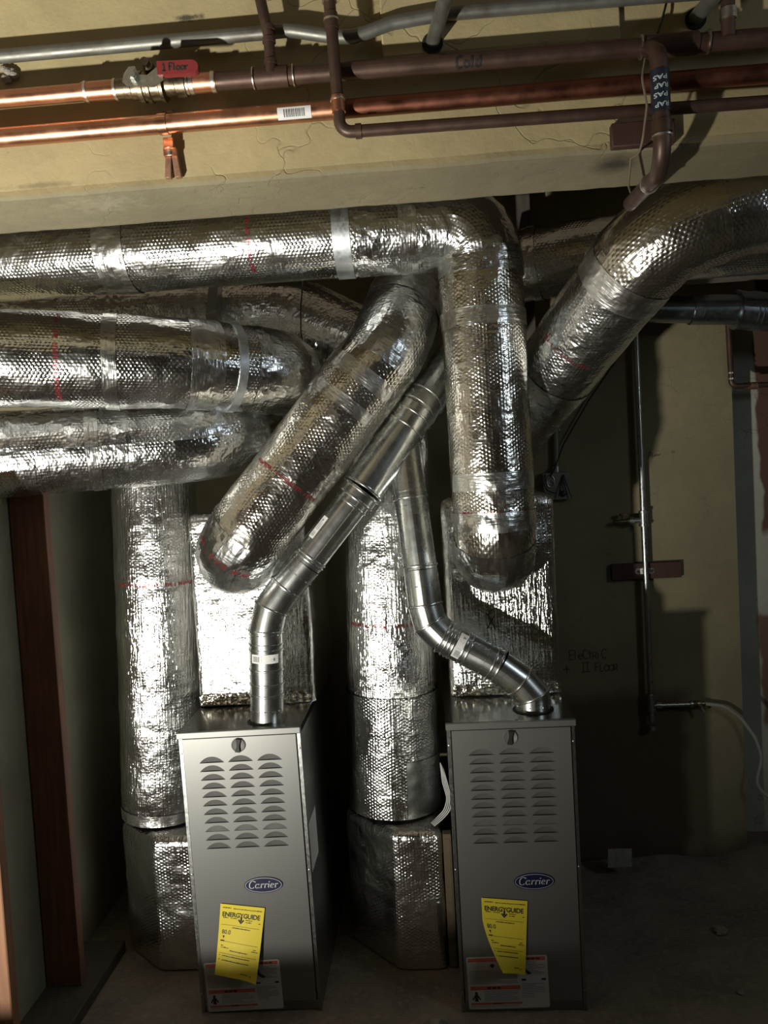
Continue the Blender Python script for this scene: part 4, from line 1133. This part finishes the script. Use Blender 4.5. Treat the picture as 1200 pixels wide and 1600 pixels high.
# rough plug of old mortar and a hook at the left end
tg = tube_obj('dark_cable', [at(1045, -10, 1.59), at(1036, 25, 1.578), at(1028, 52, 1.572)], .0022, 'wire_black', None, .02, 8); tag(tg, 'short dark wire running up the beam above the tee, upper right', 'wire')
mb = MB()
for k in range(9):
    c = at(14+rnd.uniform(-12, 14), 112+rnd.uniform(-12, 12), 1.597); r_ = rnd.uniform(.004, .009)
    mb.lathe(c+V((0, -r_*.6, -r_)), (rnd.uniform(-.3, .3), rnd.uniform(-.3, .3), 1), [(0, r_*.3), (r_*.5, r_*.9), (r_, r_), (r_*1.6, r_*.7), (r_*2, r_*.1)], 9)
tag(mb.build('mortar_lump', 'stone', sharp=20), 'rough grey mortar lump on the beam at the far left under the conduit', 'mortar')

# ================================================================== back wall fittings at the right
YW = 3.045
gp_ = thing('gas_pipe', at(1018, 1140, YW), 'galvanised vertical pipe on the yellow wall at right', 'pipe')
q0, q1 = at(992, 480, YW), at(1017, 1095, YW); x_ = (q0.x+q1.x)/2
def gz(py): return V((at(1005, py, YW).x*0+q0.x+(q1.x-q0.x)*(py-480)/615, YW, at(1005, py, YW).z))
mb = MB(); mb.cyl(gz(480), gz(1128), .0108, seg=20); mb.build('riser', 'iron', gp_)
for py, L in ((810, .05), (1098, .055)):
    ring(gp_, gz(py), (0, 0, 1), .014, L, 'iron', 'tee')
    for s_ in (-1, 1): ring(gp_, gz(py)+V((0, 0, s_*L/2)), (0, 0, 1), .0165, .009, 'iron', 'collar')
for py in (704, 1118): ring(gp_, gz(py), (0, 0, 1), .0125, .008, 'iron', 'collar')
ring(gp_, gz(1137), (0, 0, 1), .0155, .018, 'iron', 'end_cap')
c = gz(813)
mb = MB(); mb.cyl(c, c+V((-.045, 0, 0)), .010, seg=16); mb.build('side_nipple', 'iron', gp_)
ring(gp_, c+V((-.045, 0, 0)), X, .0145, .016, 'iron', 'collar')
mb = MB(); mb.lathe(c+V((-.05, 0, 0)), (-1, 0, -.03), [(0, .012), (.012, .012), (.014, .008), (.05, .0075), (.058, .004)], 16); mb.build('stop_cock', 'brass', gp_)
mb = MB(); mb.lathe(c+V((-.075, 0, .008)), (0, 0, 1), [(0, .006), (.012, .006), (.014, .013), (.022, .013)], 14); mb.build('stop_knob', 'rust', gp_)
c = gz(1103)
mb = MB(); mb.cyl(c, c+V((.155, 0, .0)), .0088, seg=16); mb.build('branch', 'iron', gp_)
ring(gp_, c+V((.028, 0, 0)), X, .0125, .02, 'iron', 'collar'); ring(gp_, c+V((.150, 0, 0)), X, .0125, .010, 'iron', 'collar')
gvv = thing('gas_valve', c+V((.17, 0, -.03)), 'small valve with a tilted lever on the side branch of the gas pipe', 'valve')
mb = MB(); mb.lathe(c+V((.156, 0, 0)), X, [(0, .010), (.006, .013), (.016, .0145), (.026, .013), (.034, .010), (.044, .010)], 18); mb.build('body', 'brass', gvv)
mb = MB(); T = Matrix.Translation(c+V((.178, -.014, -.002))) @ Matrix.Rotation(math.radians(-28), 4, 'Y'); mb.box((-.005, -.003, -.032), (.005, .003, .006), T, .001); mb.build('lever', 'iron', gvv)
hs = [c+V((.198, 0, .0)), at(1132, 1103, YW), at(1158, 1122, YW), at(1180, 1152, YW-.02), at(1191, 1182, YW-.03), at(1181, 1226, YW-.03), at(1200, 1246, YW-.05), at(1250, 1262, YW-.08)]
tag(tube_obj('gas_hose', hs, .0070, 'hose', None, .09, 14), 'flexible grey hose curling from the valve to the right edge', 'hose')
# wooden block and clamp on the wall
a, b = at(956, 907, 3.06), at(1064, 877, 3.06)
mb = MB(); T = Matrix.Translation(((a.x+b.x)/2, 3.068, (a.z+b.z)/2)); w2, h2 = (b.x-a.x)/2, .030
mb.box((-w2, -.011, -h2), (w2, .011, h2), T, .0015)
tag(mb.build('mounting_block', 'wood_block'), 'red-brown board behind the vertical pipe on the yellow wall', 'wood block')
cx = gz(893); ps = thing('pipe_strap', (cx.x, 3.05, cx.z-.012), 'shiny two-eared strap fixing the vertical pipe to the board', 'clamp')
mb = MB(); mb.tube([V((cx.x, YW, cx.z-.011)), V((cx.x, YW, cx.z+.011))], .0125, 20, False); mb.build('saddle', 'iron', ps)
for s_ in (-1, 1):
    mb = MB(); o2 = [(s_*.012, -.011), (s_*.026, -.011)]+[(s_*(.026+.011*math.cos(k*PI/8)), .011*math.sin(k*PI/8)) for k in range(-4, 5)][1:-1]+[(s_*.026, .011), (s_*.012, .011)]
    if s_ < 0: o2 = o2[::-1]
    mb.poly(o2, lambda x, z: V((cx.x+x, 3.0545, cx.z+z))); mb.poly(o2, lambda x, z: V((cx.x+x, 3.0565, cx.z+z)))
    k = len(o2); mb.add([V((cx.x+x, y, cx.z+z)) for y in (3.0545, 3.0565) for x, z in o2], [(i, (i+1) % k, (i+1) % k+k, i+k) for i in range(k)])
    er = mb.build('ear', 'solder', ps, smooth=False)
    mb = MB(); mb.lathe((cx.x+s_*.025, 3.0545, cx.z), (0, -1, 0), [(0, .005), (.002, .005), (.003, .002)], 12); mb.build('screw', 'black', er)
# electrical box with conduit
e0, e1 = at(849, 782, 3.06), at(890, 737, 3.06); YB = 3.045
eb = thing('junction_box', ((e0.x+e1.x)/2, 3.07, e0.z), 'open square electric box with loose dark wires beside the right duct box', 'electric box')
mb = MB(); mb.box((e0.x, YB, e0.z), (e1.x, 3.079, e1.z), bev=.002); mb.build('plate', 'oldmetal', eb)
W_, H_ = e1.x-e0.x, e1.z-e0.z
mb = MB()
ec = V((e0.x+W_*.27, YB-.001, e0.z+H_*.68))
mb.tube([ec+V((.014*math.cos(k*PI/8), -.002, .022*math.sin(k*PI/8))) for k in range(17)], .0022, 8, False, mitre=False)
mb.tube([ec+V((.008*math.cos(k*PI/8), -.002, .010*math.sin(k*PI/8))) for k in range(17)], .0012, 8, False, mitre=False); mb.build('knockout', 'steel', eb)
mb = MB()
for pts in (((.1, .95), (.02, .6), (.12, .35), (.4, .25)), ((.75, .9), (.62, .55), (.5, .1)), ((.75, .9), (.85, .5), (.98, .08)), ((.72, .85), (.68, .5), (.72, .3))):
    mb.tube(fillet([V((e0.x+W_*u, YB-.006-.004*i, e0.z+H_*v)) for i, (u, v) in enumerate(pts)], .02, .004), .0022, 8)
mb.lathe((e0.x+W_*.70, YB, e0.z+H_*.22), (0, -1, 0), [(0, .012), (.005, .012), (.008, .008)], 14); mb.build('loose_wires', 'wire_black', eb)
mb = MB(); mb.cyl(V((e0.x+W_*.52, 3.062, e1.z)), at(868, 560, 3.062), .011, seg=18); mb.build('conduit', 'oldmetal', eb)
ring(eb, V((e0.x+W_*.52, 3.062, e1.z+.012)), (0, 0, 1), .0135, .022, 'iron', 'connector')
cz = at(866, 672, 3.07)
mb = MB(); mb.box((cz.x-.024, 3.066, cz.z-.007), (cz.x+.024, 3.078, cz.z+.007), bev=.002); mb.build('conduit_strap', 'iron', eb)
tag(tube_obj('black_cable', [at(986, 492, 3.03), at(975, 545, 3.06), at(920, 625, 3.06), at(880, 695, 3.06), at(868, 728, 3.05), at(860, 745, 3.035)], .0028, 'wire_black', None, .15, 8), 'thin black cable sagging across the yellow wall to the electric box', 'wire')
# old copper line at the wall corner
oc = thing('copper_pipe', at(1140, 612, 3.06), 'old dark copper pipe hugging the right wall corner with an elbow', 'pipe')
mb = MB(); mb.tube(fillet([at(1136, 470, 3.065), at(1143, 604, 3.065), at(1290, 596, 3.10)], [0, .022, 0], .02, 10), .0105, 18); mb.build('run', 'copper_dull', oc)
for py in (583, 592): ring(oc, at(1142, py, 3.065), (0, 0, 1), .0118, .006, 'solder', 'solder_joint')
mb = MB(); k = at(1172, 603, 3.075); ring(oc, k, X, .0125, .05, 'rust', 'coupling')
# writing on the wall
def wallfn(o): return lambda x, z: V((o.x+x, 3.0792, o.z+z))
mb = MB(); o_ = at(889, 1031, 3.079); hand(mb, 'EleCtRIC'.replace('I', 'i'), .036, .0030, wallfn(o_), 0, 0, wob=.03, adv=.52)
o_ = at(909, 1050, 3.079); hand(mb, 'II', .036, .0030, wallfn(o_), 0, 0, wob=.02); hand(mb, 'FLOOR', .034, .0030, wallfn(o_), .050, 0, wob=.03, adv=.52)
o_ = at(881, 1054, 3.079); hand(mb, '+', .040, .0032, wallfn(o_), 0, 0, wob=.02)
tag(mb.build('wall_writing', 'ink', smooth=False), 'handwritten note about electric and second floor on the yellow wall', 'writing')
mb = MB(); o_ = at(1013, 716, 3.079)
for st in ([(0, 0), (.004, .022), (.012, .020), (.010, .012), (.003, .010)], [(.014, .002), (.016, .018)], [(.020, .004), (.024, .012), (.028, .006), (.032, .014), (.037, .008), (.046, .013)]): mb.ribbon(st, .0028, wallfn(o_))
tag(mb.build('wall_scribble', 'ink', smooth=False), 'tiny pencil scribble right of the vertical pipe', 'writing')
# white control wires by the right furnace
wc = thing('control_wire', at(686, 1290, 2.45), 'bundle of thin white wires drooping beside the right furnace', 'wire')
for k in range(4):
    mb = MB(); y_ = 2.42-.004*k; e_ = (k-1.5)
    mb.tube(fillet([at(688+k*1.5, 1192+k*3, 2.44), at(695+e_*2.4, 1222, y_), at(702+e_*2.0, 1248, y_), at(699+e_*3.4, 1266, y_), at(687+e_*2.6, 1277+k*1.2, y_), at(674+k*1.4, 1286+k*1.6, 2.40)], .05, .008), .0017, 8)
    mb.build('strand', 'wire_white', wc)
# hanging thin cable between the rear duct and the nearer ones, rusty hanger strap
tag(tube_obj('black_cable', [at(474, 432, 2.55), at(470, 480, 2.55), at(470, 520, 2.55), at(480, 560, 2.56), at(480, 610, 2.60)], .0022, 'wire_black', None, .08, 8), 'thin dark wire hanging in front of the rear foil duct', 'wire')
hb = at(338, 500, 2.56)
mb = MB()
vs = [at(px, py, 2.58) for px, py in ((324, 452), (343, 450), (338, 480), (322, 505), (345, 505), (318, 505))]
for (p_, q_, w_) in ((at(335, 430, 2.60), at(329, 490, 2.58), .030), (at(329, 488, 2.58), at(336, 512, 2.50), .040)):
    d_ = (q_-p_); s_ = V((0, -1, 0)).cross(d_).normalized()*w_/2; o3 = V((0, .0015, 0))
    v8 = [p_-s_-o3, p_+s_-o3, q_+s_-o3, q_-s_-o3, p_-s_+o3, p_+s_+o3, q_+s_+o3, q_-s_+o3]
    mb.add(v8, [(0, 1, 2, 3), (7, 6, 5, 4), (0, 4, 5, 1), (1, 5, 6, 2), (2, 6, 7, 3), (3, 7, 4, 0)])
tag(mb.build('hanger_strap', 'strap', smooth=False), 'perforated metal hanger strap beside the banded rear duct', 'bracket')
# timber strut and ledge above the rear ducts
a, b = at(806, 330, 2.95), at(829, 330, 2.95)
mb = MB(); mb.box((a.x, 2.95, 1.9), (b.x, 2.985, 2.61), bev=.002); tag(mb.build('timber_strut', 'wood_dark'), 'dark timber upright up behind the vertical foil duct', 'lumber')
a = at(1036, 428, 2.80); b = at(1200, 408, 2.80)
mb = MB(); mb.box((a.x-.05, 2.81, a.z-.004), (1.9, 2.99, a.z+.022), bev=.002); tag(mb.build('timber_ledger', 'wood_grey'), 'grey board under the far right foil duct', 'lumber')
# debris
def rock(px, py, r, label, mat='stone', sq=.6):
    c = atz(px, py, .012); mb = MB(); sd = px*.1
    vs = []; fs = []; nu, nv = 10, 7
    for i in range(nv+1):
        for j in range(nu):
            th = PI*i/nv; ph = 2*PI*j/nu; d = V((math.sin(th)*math.cos(ph), math.sin(th)*math.sin(ph), math.cos(th)*sq)); k = r*(1+.5*noise.noise(d*1.7+V((sd, 0, 0))))
            vs.append(V((c.x, c.y, 0))+d*k+V((0, 0, r*sq*.7)))
    fs = [(i*nu+j, i*nu+(j+1) % nu, (i+1)*nu+(j+1) % nu, (i+1)*nu+j) for i in range(nv) for j in range(nu)]
    mb.add(vs, fs); return tag(mb.build('stone', mat, sharp=25), label, 'stone')
rock(1126, 1453, .020, 'pale pebble on the dark floor right of the right furnace')
rock(684, 1597, .022, 'stone at the bottom edge of the floor between the furnaces')
rock(1158, 1547, .010, 'tiny pale chip on the floor in the lower right corner')
rock(100, 1580, .014, 'small stone by the timber plate at lower left')
c = atz(968, 1366, .02); mb = MB()
N = 8; sz = .055; vs = [V((c.x+(i/N-.5)*sz*1.6+.01*(j/N), c.y-.01+.03*j/N, .052+.055*(j/N)+.006*noise.noise(V((i*.5, j*.5, 2))))) for j in range(N+1) for i in range(N+1)]
fs = [(j*(N+1)+i, j*(N+1)+i+1, (j+1)*(N+1)+i+1, (j+1)*(N+1)+i) for j in range(N) for i in range(N)]
mb.add(vs, fs); mb.add([v+V((0, .002, 0)) for v in vs], [f[::-1] for f in fs])
tag(mb.build('paper_scrap', 'wood_grey', sharp=60), 'torn grey scrap leaning at the foot of the back wall', 'scrap')

# ------------------------------------------------------------------ groups of repeats
GROUPS = dict(supply_duct='insulated supply ducts', return_duct='wide foil return risers', return_air_box='foil return boxes on the floor', supply_plenum='foil boxes on top of the furnaces',
              vent_pipe='bare metal furnace vent pipes', energy_label='yellow energy papers', copper_pipe='copper pipes', conduit_stub='conduits entering the beam', wall_stud='studs of the left partition',
              mounting_block='red-brown wooden mounting blocks', stone='small stones on the floor', black_cable='thin black cables')
for o in list(COL.objects):
    k = o.name.split('.')[0]
    if o.parent is None and k in GROUPS and 'label' in o and 'group' not in o: o['group'] = GROUPS[k]
